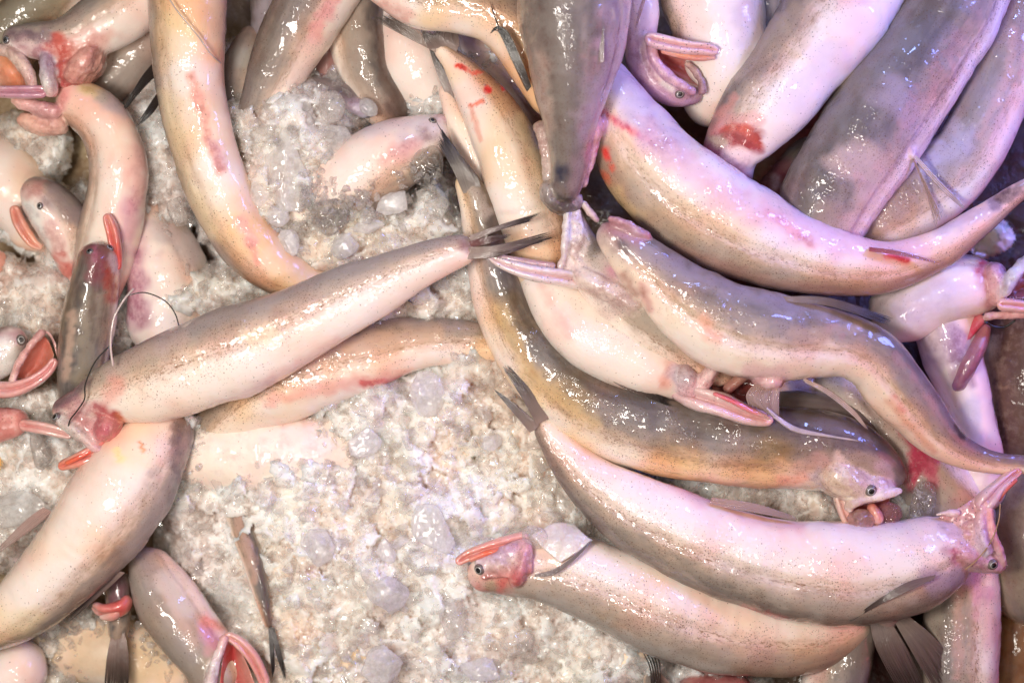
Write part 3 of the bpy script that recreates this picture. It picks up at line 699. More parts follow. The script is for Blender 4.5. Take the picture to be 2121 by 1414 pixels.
fin(f,'tail_fin',[[(905,110,72),(830,70,75),(770,36,70)],[(908,100,74),(850,58,78),(800,28,74)]],16,fin_mat('smoky_fin',(.42,.28,.22),(.05,.04,.035),.6,.95))
fin(f,'tail_fin',[[(892,104,76),(880,85,82),(872,62,84)],[(915,98,78),(898,80,84),(885,66,86)],[(925,95,80),(915,78,84),(930,55,84)],[(945,108,78),(950,85,80),(940,45,78)]],24)

# ---- top horizontal fish bending down with black pectoral
f = fish('speckled cream fish arching along the top edge behind the large grey back', [(700,-90,40,30),(790,-45,70,48),(870,-2,85,58),(950,8,92,60),(1020,25,92,62),(1080,75,90,64),(1125,150,85,60),(1165,240,80,45)], 62, (.75,1.9,1.0),
     [([(780,10),(840,30)],20,(.80,.44,.38),.7)])
fin(f,'pectoral_fin',[[(1082,170,165),(1056,115,180),(1030,62,182),(1013,74,172)],[(1092,190,165),(1070,128,180),(1040,58,184),(1020,60,176)],[(1100,180,165),(1084,135,180),(1052,66,184),(1030,54,180)]],16,M_FINB,fray=.2,jit=.05)
fin(f,'pectoral_fin',[[(1090,170,150),(1065,125,158),(1030,48,160),(1016,8,155)],[(1090,172,150),(1066,127,158),(1030,50,160),(1016,10,155)]],2,M_FINB,w=2.5,jit=0)

# ---- F27/F28 etc upper right
fish('violet-grey body in shade at the top between two pale bodies', [(1560,-120,-60,60),(1590,-30,-50,58),(1600,50,-60,50),(1600,110,-90,30)], -20, (1,1.2,0), [([(1590,-20),(1600,60)],60,(.40,.33,.36),.6)])
f = fish('freckled cream body behind the small gaping violet head', [(1440,-140,-30,90),(1462,-40,-10,102),(1485,50,0,104),(1490,130,-10,92),(1470,200,-40,70),(1450,250,-80,40)], -150, (.5,1.6,.4), [([(1530,20),(1560,110)],34,(.56,.44,.42),.5)])
f = fish('small violet head with gaping mouth and ringed eye beside the dark gap', [(1245,-130,20,50),(1290,-50,45,55),(1315,20,60,50),(1322,75,60,38),(1328,125,55,32),(1352,165,52,31),(1392,192,50,29),(1432,196,46,22),(1455,192,42,13)], -95, (.7,.9,0),
     [([(1325,90),(1335,150),(1380,205),(1440,210)],34,(.46,.26,.36),.85),([(1310,120),(1320,160)],20,(.30,.17,.24),.8),([(1380,172),(1390,178)],13,SIL,.9),([(1300,10),(1330,50)],36,(.66,.50,.58),.6),([(1356,105),(1355,125)],9,(.14,.07,.08),.9)])
part_tube(f,'upper_lip',[(1352,80,92,12),(1352,115,90,11),(1370,145,86,11),(1400,170,82,11),(1440,196,74,9)],[(.66,.38,.42),(.52,.28,.36),(.60,.36,.44),(.62,.38,.44),(.56,.30,.38)],dots=.7)
loft(f,'mouth_lining',[[(1362,92,80),(1400,100,70),(1440,115,60)],[(1368,125,40),(1405,140,20),(1440,155,30)],[(1385,150,70),(1420,175,62),(1452,195,60)]],[(.82,.34,.26),(.44,.09,.10),(.62,.26,.28)])
part_tube(f,'jaw_rim',[(1418,128,66,7),(1442,150,70,8),(1456,178,70,9),(1452,198,64,9)],[(.70,.50,.44),(.5,.34,.32),(.34,.2,.2),(.5,.3,.34)],dots=1)
j = part_tube(f,'lower_jaw',[(1335,78,96,15),(1375,88,104,17),(1420,97,108,15),(1462,102,108,14),(1488,108,104,11)],[(.74,.48,.52),(.84,.58,.58),(.84,.60,.58),(.84,.56,.54),(.80,.52,.52)],dots=.7,fl=.7)
part_tube(f,'gum',[(1368,104,96,6),(1410,114,98,8),(1450,120,98,7),(1484,120,98,4)],[(.80,.35,.25),(.84,.34,.2),(.80,.36,.28),PNK],lump=.2)
teeth(f,[(1385,108,102),(1430,120,104),(1480,122,104)],14,9,(.1,-.0),4,parent=j)
teeth(f,[(1375,140,92),(1400,165,88),(1440,190,82)],12,6,(.3,-.6),4)
eye(f, 1408, 195, 11)
fin(f,'pectoral_fin',[[(1338,-20,150),(1325,20,140),(1315,60,120)],[(1342,-18,150),(1328,22,140),(1317,60,120)]],2,M_FINP,w=3)

# F26, F25, F24, F23
f = fish('pale fish bending like an elbow along the right edge at upper right', [(2170,-120,-30,50),(2130,20,-10,62),(2092,120,0,70),(2052,215,5,76),(2005,310,5,78),(1935,385,0,76),(1850,440,-10,72),(1770,490,-30,60)], -50, (.7,1.2,.2),
     [([(1960,240),(1990,290),(1930,340)],36,(.52,.46,.58),.5),([(2100,60),(2090,150),(2030,280)],12,(.66,.40,.32),.45),([(2110,200),(2060,330)],24,(.72,.50,.44),.4)])
f = fish('thick grey-violet fish slanting up to the top edge with a trailing pelvic fin', [(1675,560,10,60),(1690,480,35,92),(1725,395,45,108),(1790,295,50,112),(1862,190,52,108),(1930,90,50,104),(1990,-10,46,100),(2040,-120,40,95)], 30, (.95,1.9,.1),
     [([(1700,250),(1760,170),(1850,60)],62,(.25,.22,.22),.65),([(1760,330),(1830,380),(1790,450)],50,(.80,.56,.48),.5),([(1700,430),(1740,470)],40,(.56,.42,.34),.4),([(1850,200),(1900,260)],50,(.55,.42,.46),.4)])
part_tube(f,'fin_base',[(1862,300,100,22),(1880,318,105,14),(1893,330,105,9)],[(.70,.56,.56),(.80,.62,.60),(.84,.68,.66)])
fin(f,'pelvic_fin',[[(1890,330,108),(1915,390,90),(1938,468,70)],[(1893,330,108),(1925,395,92),(1952,452,74)]],9,M_FINP,fray=.4)
fin(f,'pelvic_fin',[[(1893,326,110),(1935,375,96),(1965,405,86),(2002,438,70)],[(1897,322,110),(1940,370,98),(1970,400,88),(2004,434,70)]],3,M_PALE,w=5,fray=.2)
f = fish('broad white-bellied fish with a bloody gill, head end tucked under the long pink fish', [(1850,-150,60,100),(1795,-60,72,104),(1738,20,78,106),(1672,110,80,103),(1605,195,78,92),(1548,262,70,76),(1515,315,55,62),(1510,365,30,50),(1515,410,0,40)], -98, (.85,1.3,.1),
     [([(1470,300),(1530,278),(1562,292)],26,(.34,.025,.03),.9),([(1470,330),(1540,390)],44,(.34,.08,.13),.9),([(1440,280),(1560,250)],30,(.70,.30,.28),.6),([(1500,268),(1545,264)],12,(.62,.10,.06),.8),([(1550,270),(1570,300)],14,(.60,.08,.05),.8),([(1470,310),(1500,340),(1520,370)],34,(.32,.09,.14),.9),([(1470,290),(1495,295)],14,(.50,.42,.30),.9),([(1510,320),(1540,335)],20,(.76,.58,.56),.9),([(1440,270),(1480,220)],22,(.34,.20,.17),.7),([(1490,180),(1580,80),(1640,20)],20,(.44,.33,.28),.5),([(1520,200),(1505,225),(1478,240)],11,(.72,.32,.26),.6),([(1640,200),(1720,120)],50,(.70,.58,.66),.45),([(1760,0),(1800,-20)],26,(.80,.40,.42),.5)])
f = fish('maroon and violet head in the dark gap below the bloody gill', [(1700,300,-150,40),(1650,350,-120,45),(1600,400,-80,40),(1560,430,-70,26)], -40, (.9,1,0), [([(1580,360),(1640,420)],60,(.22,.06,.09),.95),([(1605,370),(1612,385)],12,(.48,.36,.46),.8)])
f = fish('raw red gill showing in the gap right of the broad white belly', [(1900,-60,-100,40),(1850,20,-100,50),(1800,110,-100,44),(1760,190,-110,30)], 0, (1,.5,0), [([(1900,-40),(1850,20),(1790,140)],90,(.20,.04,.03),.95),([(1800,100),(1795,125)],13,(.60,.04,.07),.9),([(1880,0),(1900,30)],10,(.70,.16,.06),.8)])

# ---- big grey dorsal fish top centre
f = fish('large grey fish hanging head-down from the top edge, seen from the back', [(1190,-160,190,125),(1188,-60,205,122),(1187,40,215,112),(1185,130,215,94),(1182,210,208,72),(1180,280,198,50),(1178,340,182,39),(1172,385,165,33),(1168,415,150,22)], -12, (1.0,1.7,.3),
     [([(1110,-60),(1128,60),(1150,200),(1168,320)],9,(.13,.095,.085),.85),([(1200,-60),(1215,100),(1200,300)],10,(.40,.33,.30),.6),([(1150,0),(1160,150),(1175,300)],62,(.25,.21,.19),.7),([(1270,0),(1280,120),(1235,250)],44,(.52,.40,.46),.7),([(1120,120),(1130,280)],18,(.56,.42,.36),.6),
      ([(1160,352),(1162,372)],17,(.045,.05,.09),.95),([(1145,415),(1195,425)],20,(.07,.055,.05),.9),([(1150,385),(1190,390)],20,(.24,.19,.18),.8),([(1200,340),(1190,380)],20,(.34,.25,.24),.8),([(1235,280),(1225,330)],18,(.62,.30,.36),.8)], fl=.84)
part_tube(f,'gill_cover',[(1218,215,190,18),(1232,262,184,19),(1228,310,172,15),(1216,350,162,12),(1208,388,152,8)],[(.52,.34,.38),(.70,.36,.42),(.66,.34,.38),(.72,.44,.44),(.66,.40,.40)],lump=.14,dots=.5)
part_tube(f,'gill_cover',[(1118,250,178,13),(1128,300,172,14),(1133,345,162,13),(1138,385,150,13)],[(.44,.32,.28),(.62,.46,.42),(.56,.44,.40),(.40,.34,.32)],lump=.2,dots=.8)
part_tube(f,'snout',[(1136,372,165,14),(1138,400,158,20),(1160,420,150,20),(1185,420,146,16),(1205,405,146,10)],[(.40,.34,.32),(.22,.18,.17),(.08,.065,.06),(.12,.10,.10),(.5,.42,.42)],lump=.35,dots=1)
fin(f,'pectoral_fin',[[(1244,130,300),(1242,60,312),(1236,-20,315)],[(1250,128,300),(1250,60,312),(1242,-20,315)]],4,fin_mat('streaky_fin',(.55,.45,.42),(.05,.045,.045),.9,1),w=5,fray=.2)

# ---- long pink fish at right
f = fish('long plump pink fish sweeping from the centre to the right edge, tail raised', [(1235,130,60,40),(1262,195,85,64),(1298,270,105,88),(1352,345,115,102),(1430,415,118,106),(1530,475,115,98),(1640,520,108,84),(1750,548,100,68),(1850,550,95,54),(1945,515,95,40),(2035,455,100,29),(2110,398,110,20),(2190,350,118,13)][::-1], 100, (.6,1.4,.5),
     [([(1250,235),(1290,260),(1345,290)],9,(.78,.10,.14),.9),([(1265,150),(1320,230),(1390,300)],52,(.55,.46,.66),.6),([(1345,290),(1480,400),(1620,460),(1760,505),(1900,520)],40,(.76,.42,.46),.55),([(1590,440),(1690,510)],12,(.80,.34,.34),.6),([(1252,310),(1256,325)],9,(.74,.05,.04),.95),([(1268,345),(1270,348)],7,(.78,.08,.04),.9),([(1250,360),(1262,380)],9,(.78,.16,.08),.8),([(1262,395),(1310,440)],26,(.80,.56,.28),.55),
      ([(1400,520),(1600,590),(1800,612),(1960,555)],20,(.42,.22,.17),.55),([(1840,530),(1880,540)],11,(.70,.03,.06),.95),([(2060,420),(2121,380)],18,(.10,.05,.05),.8),([(1960,470),(2050,430)],26,(.50,.38,.48),.6)])
fin(f,'anal_fin',[[(1800,512,150),(1870,522,148),(1945,545,140)],[(1800,520,162),(1870,530,158),(1944,546,140)]],10,M_FINR,fray=.3)
part_tube(f,'pectoral_stub',[(1232,245,140,10),(1242,275,146,16),(1250,240,150,12)],[PPK,PNK,PNK],lump=.2)

# ---- F17 jaw fish, F18 fish below
f = fish('white-bellied fish in the centre with a pink toothed mouth opening to the right', [(1075,480,10,36),(1115,545,35,55),(1165,620,55,74),(1235,690,72,86),(1315,735,85,82),(1380,765,92,64),(1425,790,92,42),(1452,800,88,24)], 118, (.5,.9,.2),
     [([(1395,700),(1440,730)],44,(.52,.39,.30),.75),([(1390,755),(1375,790)],16,(.80,.36,.28),.7),([(1120,590),(1180,690)],14,(.78,.50,.46),.6),([(1420,780),(1450,800)],34,(.68,.42,.46),.85),([(1398,772),(1420,780)],20,(.60,.52,.60),.7)])
part_tube(f,'gill_cover',[(1405,748,128,14),(1418,780,132,28),(1428,808,130,27),(1436,828,124,16)],[(.40,.28,.25),(.58,.48,.54),(.74,.46,.50),(.70,.38,.42)],dots=.9,fl=.7)
part_tube(f,'upper_jaw',[(1445,812,128,15),(1462,785,135,17),(1478,762,135,17),(1500,735,125,16)],[(.80,.50,.50),(.76,.52,.52),(.58,.42,.40),(.60,.42,.36)],dots=.9)
loft(f,'mouth_lining',[[(1472,768,120),(1505,752,95),(1560,765,85)],[(1468,790,95),(1510,790,50),(1570,800,55)],[(1478,812,120),(1520,825,100),(1575,842,90)]],[(.36,.15,.12),(.20,.05,.04),(.14,.03,.03)])
part_tube(f,'tongue',[(1500,812,92,10),(1530,785,86,13),(1560,762,82,13)],[(.40,.18,.15),(.46,.24,.18),(.46,.24,.18)])
j = part_tube(f,'lower_jaw',[(1385,800,95,16),(1432,818,126,26),(1490,838,142,26),(1540,857,140,21),(1585,868,136,14),(1602,872,134,8)],[(.66,.40,.42),(.80,.60,.60),(.84,.64,.62),(.84,.60,.58),(.84,.54,.52),(.82,.48,.46)],dots=.15,fl=.75)
part_tube(f,'gum',[(1476,814,158,5),(1510,828,160,6),(1555,850,156,6),(1596,866,148,4)],[(.80,.22,.24),(.76,.16,.18),(.80,.26,.26),PNK],lump=.2)
teeth(f,[(1484,816,160),(1530,836,162),(1590,862,152)],26,10,(.15,.9),3,parent=j)
f = fish('silvery speckled head with a long white lower jaw open beneath the large grey snout', [(1520,780,60,30),(1450,735,90,62),(1385,690,105,74),(1325,645,112,74),(1275,600,115,68),(1235,555,118,56),(1205,505,118,38),(1192,460,120,26),(1186,425,120,16)], -45, (.9,1.9,.4),
     [([(1240,570),(1270,620)],50,(.70,.56,.52),.7),([(1190,430),(1190,480)],26,(.68,.52,.50),.75),([(1188,500),(1195,520)],13,(.86,.84,.66),.95),([(1180,545),(1195,560)],14,SIL,.8),([(1262,560),(1272,600)],16,(.66,.32,.42),.7),([(1330,640),(1420,700)],46,(.42,.34,.27),.6),([(1240,610),(1290,640)],20,(.76,.66,.62),.6)])
part_tube(f,'gill_cover',[(1185,556,142,18),(1225,582,150,28),(1270,602,146,34),(1325,640,130,40)],[(.80,.62,.58),(.74,.60,.54),(.66,.50,.46),(.62,.50,.42)],dots=1.0,fl=.55)
skin_web(f,[[(1172,445,148),(1185,430,150),(1200,432,145)],[(1172,500,152),(1195,495,158),(1222,505,150)],[(1168,565,150),(1205,572,160),(1250,580,152)]],[(.72,.60,.56),(.70,.56,.53),(.74,.58,.55)],thick=16,dots=1,rough=4)
part_tube(f,'upper_jaw',[(1176,432,152,8),(1172,480,156,8),(1170,525,156,8),(1158,560,150,8)],[(.74,.68,.66),(.80,.72,.70),(.78,.70,.68),(.80,.66,.64)],dots=.2)
j = part_tube(f,'lower_jaw',[(1228,592,120,14),(1190,580,140,20),(1110,566,158,16),(1060,553,158,13),(1028,540,156,9),(1008,526,154,4)],[(.78,.60,.58),(.84,.70,.68),(.84,.74,.74),(.84,.74,.74),(.82,.72,.72),(.8,.7,.7)],dots=.2,fl=.7)
part_tube(f,'mouth_lining',[(1152,552,150,9),(1110,546,152,8),(1065,538,152,7),(1030,530,152,4)],[(.62,.40,.38),(.60,.38,.38),(.60,.42,.44),(.7,.5,.5)])
teeth(f,[(1028,534,164),(1080,548,166),(1148,556,164)],15,11,(0,-.9),4,parent=j)
part_tube(f,'lip_fold',[(1205,415,140,7),(1222,440,140,8),(1240,462,136,6)],[(.66,.54,.50),(.60,.44,.40),(.5,.3,.3)],dots=.6)

# ---- F19 long brown fish
f = fish('long sandy-brown fish curving from a silver tail down to a gaping fanged head at right', [(960,355,75,22),(985,420,72,34),(1003,490,62,42),(1018,560,50,48),(1040,630,40,56),(1075,700,34,66),(1130,765,30,76),(1205,825,30,86),(1300,870,34,93),(1400,896,38,95),(1500,913,42,95),(1600,922,46,92),(1690,930,50,84),(1765,945,54,72),(1815,965,56,52),(1848,990,54,34),(1864,1006,50,18)], 42, (1.0,1.6,1.0),
     [([(1030,640),(1100,770),(1230,880)],20,(.80,.56,.28),.45),([(1060,680),(1110,780)],10,(.50,.30,.12),.5),([(980,400),(1000,440)],22,(.56,.46,.38),.7),
      ([(1760,868),(1810,900),(1830,935)],20,(.08,.07,.09),.85),([(1660,975),(1700,960),(1740,985)],24,(.60,.34,.28),.75),([(1735,942),(1750,960)],12,(.82,.58,.48),.9),([(1620,995),(1670,990)],12,(.84,.38,.28),.8),([(1690,985),(1702,1000)],18,(.62,.50,.54),.85),([(1770,960),(1810,960)],22,(.44,.30,.20),.7),([(1845,985),(1858,1000)],12,(.12,.10,.11),.85),([(1825,970),(1835,985)],20,(.60,.40,.40),.7),([(1780,890),(1700,870)],30,(.17,.13,.13),.7)])
fin(f,'tail_fin',[[(972,385,95),(945,330,100),(900,245,92)],[(978,375,96),(955,330,102),(925,295,95)]],12,M_FIN,fray=.8)
fin(f,'tail_fin',[[(960,400,98),(935,345,106),(905,295,96)],[(975,400,100),(955,340,108),(915,268,98)],[(990,400,98),(975,360,104),(938,300,98)],[(1000,420,95),(990,370,98),(960,330,94)]],30,fin_mat('silver_tail',(.36,.29,.25),(.022,.018,.016),.75,.95),fray=.5)
fin(f,'dorsal_fin',[[(1215,740,125),(1300,790,128),(1400,832,122)],[(1210,748,122),(1300,806,124),(1395,842,120)]],7,M_FIN,fray=.3)
h = part_tube(f,'head',[(1700,955,60,50),(1748,990,74,46),(1786,1010,80,36),(1822,1008,78,25),(1852,1006,72,13)],[(.60,.40,.34),(.74,.60,.46),(.78,.62,.50),(.68,.48,.44),(.56,.38,.38)],dots=.7,fl=.7)
part_tube(f,'upper_jaw',[(1752,1055,96,10),(1768,1040,108,12),(1800,1032,112,11),(1835,1022,108,9),(1868,1014,98,6)],[(.80,.66,.56),(.82,.70,.60),(.84,.70,.62),(.80,.66,.62),(.74,.66,.62)],dots=.1)
loft(f,'mouth_lining',[[(1755,1048,90),(1795,1036,88),(1845,1024,86)],[(1758,1070,40),(1795,1060,25),(1840,1050,40)],[(1762,1092,55),(1795,1092,50),(1828,1085,55)]],[(.62,.20,.14),(.34,.05,.04),(.58,.26,.20)])
part_tube(f,'tongue',[(1800,1042,80,8),(1812,1062,82,13),(1822,1085,80,14)],[(.60,.2,.15),(.74,.34,.27),(.74,.38,.32)])
part_tube(f,'lower_jaw',[(1736,1020,78,14),(1745,1050,78,13),(1758,1080,74,11),(1780,1100,66,10)],[(.78,.60,.50),(.82,.60,.52),(.80,.50,.42),(.72,.42,.34)],dots=.3)
teeth(f,[(1765,1048,112),(1800,1040,118),(1855,1022,106)],20,9,(0,-1),-1,parent=None)
eye(f, 1804, 1016, 13, iris=(.66,.68,.66))

# ---- under-fish at right centre
f = fish('dark mottled back partly hidden beneath the trailing fin ray, above the gaping fanged head', [(1560,880,-40,50),(1640,860,-20,55),(1720,865,-15,50),(1790,900,-10,46),(1850,960,-20,38)], 20, (1,1.2,0), [([(1600,840),(1700,830),(1790,880)],50,(.22,.17,.16),.7)])
f = fish('tiny half-hidden head with a dark eye under the kinked fish', [(1560,830,-90,40),(1620,810,-70,36),(1670,798,-60,30),(1700,792,-58,18)], -40, (.7,.8,0), [([(1660,800),(1700,790)],28,(.42,.30,.30),.8),([(1615,800),(1630,815)],14,(.72,.40,.26),.8)])
eye(f, 1697, 790, 10, iris=(.1,.1,.14))
f = fish('pale freckled body with crimson gill frills behind the fanged head', [(1700,760,-70,50),(1780,830,-45,78),(1860,905,-38,82),(1920,985,-40,84),(1975,1060,-50,80),(2010,1140,-70,70)], -40, (.5,1.4,.2),
     [([(1880,880),(1915,960)],24,(.44,.03,.08),.95),([(1905,900),(1890,1000)],18,(.46,.04,.09),.9),([(1935,940),(1930,1000)],18,(.58,.12,.18),.8),([(1850,840),(1880,880)],22,(.62,.26,.32),.7),([(1760,800),(1800,850)],30,(.72,.52,.46),.5)])
fin(f,'gill_frill',[[(1862,890,30),(1872,950,40),(1868,1010,36)],[(1890,880,34),(1900,950,42),(1895,1015,36)],[(1915,890,30),(1925,950,36),(1915,1010,30)]],18,M_FINR,fray=.3)
f = fish('smooth violet body running down behind the kinked fish at right', [(1990,560,-60,50),(1965,640,-35,66),(1972,720,-30,66),(1995,800,-34,58),(2015,880,-40,54),(2030,960,-50,55),(2040,1060,-60,55)], 150, (.4,.3,0), [([(1940,600),(1940,720)],60,(.50,.36,.44),.7),([(2010,850),(2020,910)],30,(.62,.58,.66),.6),([(1985,700),(1995,780)],30,(.34,.18,.26),.7)])
f = fish('violet-cheeked head with toothed pink jaws gaping at the right edge', [(1820,690,-20,60),(1870,640,0,72),(1935,605,12,74),(2000,592,16,66),(2050,592,18,50),(2080,590,18,30)], 130, (.5,.5,0),
     [([(1850,650),(1940,610)],80,(.56,.44,.52),.6),([(2040,560),(2055,620)],26,(.64,.24,.28),.8),([(2070,575),(2075,610)],16,(.70,.40,.44),.7),([(2035,545),(2030,560)],12,(.5,.05,.08),.8)])
part_tube(f,'gill_cover',[(2048,545,60,18),(2062,580,66,26),(2064,612,64,24),(2062,636,56,14)],[(.50,.24,.30),(.66,.34,.40),(.76,.42,.42),(.80,.46,.44)],dots=.7,fl=.6)
part_tube(f,'upper_jaw',[(2074,618,82,13),(2090,585,90,15),(2112,556,92,15),(2145,530,90,14)],[(.66,.50,.56),(.62,.60,.70),(.64,.60,.70),(.6,.5,.56)],dots=.2)
j = part_tube(f,'lower_jaw',[(2064,630,84,13),(2100,632,88,13),(2150,638,88,13)],[(.84,.50,.46),(.82,.48,.46),(.8,.46,.46)])
part_tube(f,'jaw_fold',[(2035,656,66,8),(2075,652,70,9),(2145,648,70,9)],[(.70,.45,.42),(.76,.42,.42),(.76,.42,.42)])
loft(f,'mouth_lining',[[(2090,600,70),(2110,575,70),(2145,550,60)],[(2088,612,40),(2110,600,35),(2145,590,30)],[(2090,618,70),(2115,618,70),(2145,622,70)]],[(.40,.16,.12),(.24,.08,.05),(.44,.16,.14)])
teeth(f,[(2088,596,100),(2108,572,102),(2140,552,100)],12,7,(.5,.6),3,parent=j); teeth(f,[(2085,618,98),(2140,622,98)],9,7,(0,-1),3,parent=j)
part_tube(f,'gill_frill',[(2040,655,30,8),(2010,680,20,16),(1980,715,10,20),(1955,750,0,14)],[(.70,.2,.22),(.62,.05,.10),(.60,.22,.26),(.4,.12,.18)],lump=.2)
part_tube(f,'gill_frill',[(2045,670,22,8),(2025,710,14,20),(1995,760,0,24),(1975,810,-10,18)],[(.50,.2,.2),(.36,.14,.18),(.34,.14,.2),(.26,.1,.18)],lump=.2,fl=.5)
lead('thread','loop of black wet filament hanging under the pink jaws at the right edge','thread',[(2038,664,70),(2058,676,66),(2080,677,64),(2105,662,70)],2.6,M_DARK)

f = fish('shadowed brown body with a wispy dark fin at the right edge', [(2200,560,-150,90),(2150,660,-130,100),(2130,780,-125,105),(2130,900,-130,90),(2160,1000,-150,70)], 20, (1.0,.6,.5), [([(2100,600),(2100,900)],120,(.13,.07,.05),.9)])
fin(f,'dorsal_fin',[[(2042,925,-30),(2038,860,-20),(2045,790,-10)],[(2062,925,-25),(2062,870,-15),(2050,785,-8)]],10,M_FINB,fray=.6)
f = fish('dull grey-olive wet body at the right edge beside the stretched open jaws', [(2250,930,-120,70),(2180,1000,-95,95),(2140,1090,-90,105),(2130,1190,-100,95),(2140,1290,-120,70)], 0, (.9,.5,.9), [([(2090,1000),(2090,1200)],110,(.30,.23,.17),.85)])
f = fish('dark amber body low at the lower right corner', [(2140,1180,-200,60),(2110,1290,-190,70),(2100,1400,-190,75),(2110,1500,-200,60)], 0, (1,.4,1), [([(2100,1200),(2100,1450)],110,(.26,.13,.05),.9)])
f = fish('freckled pale body standing upright at lower right behind the split tail', [(2005,1100,-70,50),(1998,1180,-50,70),(1992,1270,-42,78),(1988,1360,-42,80),(1985,1480,-50,75)], -62, (.85,2.0,.4),
     [([(1940,1200),(1925,1300),(1920,1400)],26,(.42,.35,.29),.55),([(1985,1220),(1985,1400)],14,(.74,.42,.36),.45),([(2030,1250),(2050,1330)],20,(.76,.50,.50),.5),([(2020,1210),(2040,1230)],24,(.62,.30,.40),.6)])
f = fish('short freckled body cut by the bottom edge under the white belly', [(1790,1230,-70,40),(1755,1300,-55,58),(1735,1380,-55,66),(1725,1480,-60,66)], 30, (.85,1.8,.2), [([(1700,1330),(1690,1400)],26,(.62,.34,.34),.5)])
f = fish('fish showing only its torn split tail near the lower right corner', [(1790,1180,-20,30),(1815,1240,-10,30),(1835,1275,-2,32),(1850,1300,0,24)], 20, (.9,1.2,.1), [([(1820,1260),(1850,1300)],30,(.50,.34,.32),.6)])
fin(f,'tail_fin',[[(1802,1285,14),(1815,1340,18),(1862,1430,10)],[(1828,1290,18),(1848,1350,22),(1892,1430,12)],[(1850,1295,20),(1882,1350,22),(1915,1425,12)]],30,fin_mat('torn_tail',(.26,.18,.16),(.06,.04,.038),.8,.95),fray=.75)
fin(f,'tail_fin',[[(1855,1290,22),(1890,1350,26),(1942,1440,16)],[(1866,1280,22),(1915,1335,26),(1975,1430,18)],[(1872,1268,20),(1935,1320,24),(2020,1420,16)]],34,fin_mat('torn_tail_2',(.30,.22,.19),(.07,.05,.045),.8,.95),fray=.75)

# ---- kinked fish
f = fish('grey-backed fish with a sharp kink, tail touching the right edge', [(1248,462,180,22),(1268,488,182,34),(1305,522,180,48),(1362,575,176,66),(1432,636,172,84),(1520,680,166,92),(1610,700,160,88),(1695,706,150,77),(1760,718,142,68),(1808,745,134,66),(1850,795,124,62),(1895,850,112,54),(1945,905,98,42),(2000,940,90,31),(2060,958,88,23),(2130,962,88,20),(2200,965,88,20)][::-1], -60, (.85,1.25,.35),
     [([(1240,470),(1290,520)],36,(.40,.27,.27),.7),([(1260,470),(1330,500)],14,(.52,.26,.32),.6),([(1290,505),(1300,520)],13,(.10,.085,.10),.7),([(1330,590),(1345,640)],12,(.60,.26,.24),.6),([(1290,570),(1320,610)],14,(.42,.20,.16),.7),
      ([(1330,520),(1430,570),(1560,615),(1700,640)],22,(.38,.31,.33),.6),([(1455,670),(1475,700)],22,(.84,.40,.28),.6),([(1840,830),(1900,900),(1935,935)],9,(.70,.28,.20),.6),([(1850,820),(1870,850)],8,(.74,.18,.14),.6),([(1860,760),(1930,840),(1990,890)],24,(.30,.24,.22),.7),([(1980,880),(1992,905)],8,(.05,.035,.03),.85),([(1560,770),(1620,775)],26,(.74,.44,.48),.6),([(2010,915),(2121,950)],16,(.25,.16,.18),.7),([(1640,690),(1780,680)],14,(.52,.38,.28),.5)])
part_tube(f,'gill_cover',[(1272,560,160,10),(1305,592,166,15),(1330,625,164,14),(1345,655,156,8)],[(.56,.30,.27),(.50,.26,.22),(.60,.34,.32),(.70,.44,.42)],lump=.15)
part_tube(f,'head_ridge',[(1258,452,205,8),(1290,462,212,10),(1322,480,210,11),(1348,490,200,7)],[(.46,.2,.24),(.52,.28,.34),(.44,.26,.32),(.5,.2,.22)],lump=.3)
fin(f,'dorsal_fin',[[(1620,614,200),(1720,618,205),(1850,660,190)],[(1625,624,210),(1720,634,212),(1840,672,200)]],14,M_FIN,fray=.3)
part_tube(f,'fin_base',[(1560,770,165,18),(1590,788,165,24),(1625,782,160,16)],[(.72,.44,.46),(.74,.48,.50),(.72,.44,.46)])
fin(f,'pelvic_fin',[[(1572,785,165),(1548,815,168),(1552,840,162)],[(1580,788,168),(1562,825,170),(1582,850,162)],[(1592,790,168),(1575,830,170),(1605,868,160)],[(1602,792,168),(1592,835,170),(1612,868,160)],[(1615,788,168),(1612,830,168),(1614,870,160)]],16,M_FINP,fray=.1,jit=.04)
fin(f,'pelvic_fin',[[(1588,845,172),(1640,882,165),(1700,898,158),(1782,912,150)],[(1602,862,172),(1645,892,165),(1705,902,158),(1784,914,150)]],4,M_PALE,w=4,fray=.3,jit=.02)
fin(f,'pelvic_fin',[[(1660,782,150),(1715,808,140),(1768,850,125),(1798,888,110)],[(1668,790,150),(1715,816,140),(1764,856,125),(1796,890,110)]],3,M_PALE,w=4,fray=.2,jit=.02)
fin(f,'anal_fin',[[(1868,872,110),(1895,910,105),(1938,945,95)],[(1885,888,112),(1910,915,108),(1940,942,98)]],9,M_FINR,fray=.4)

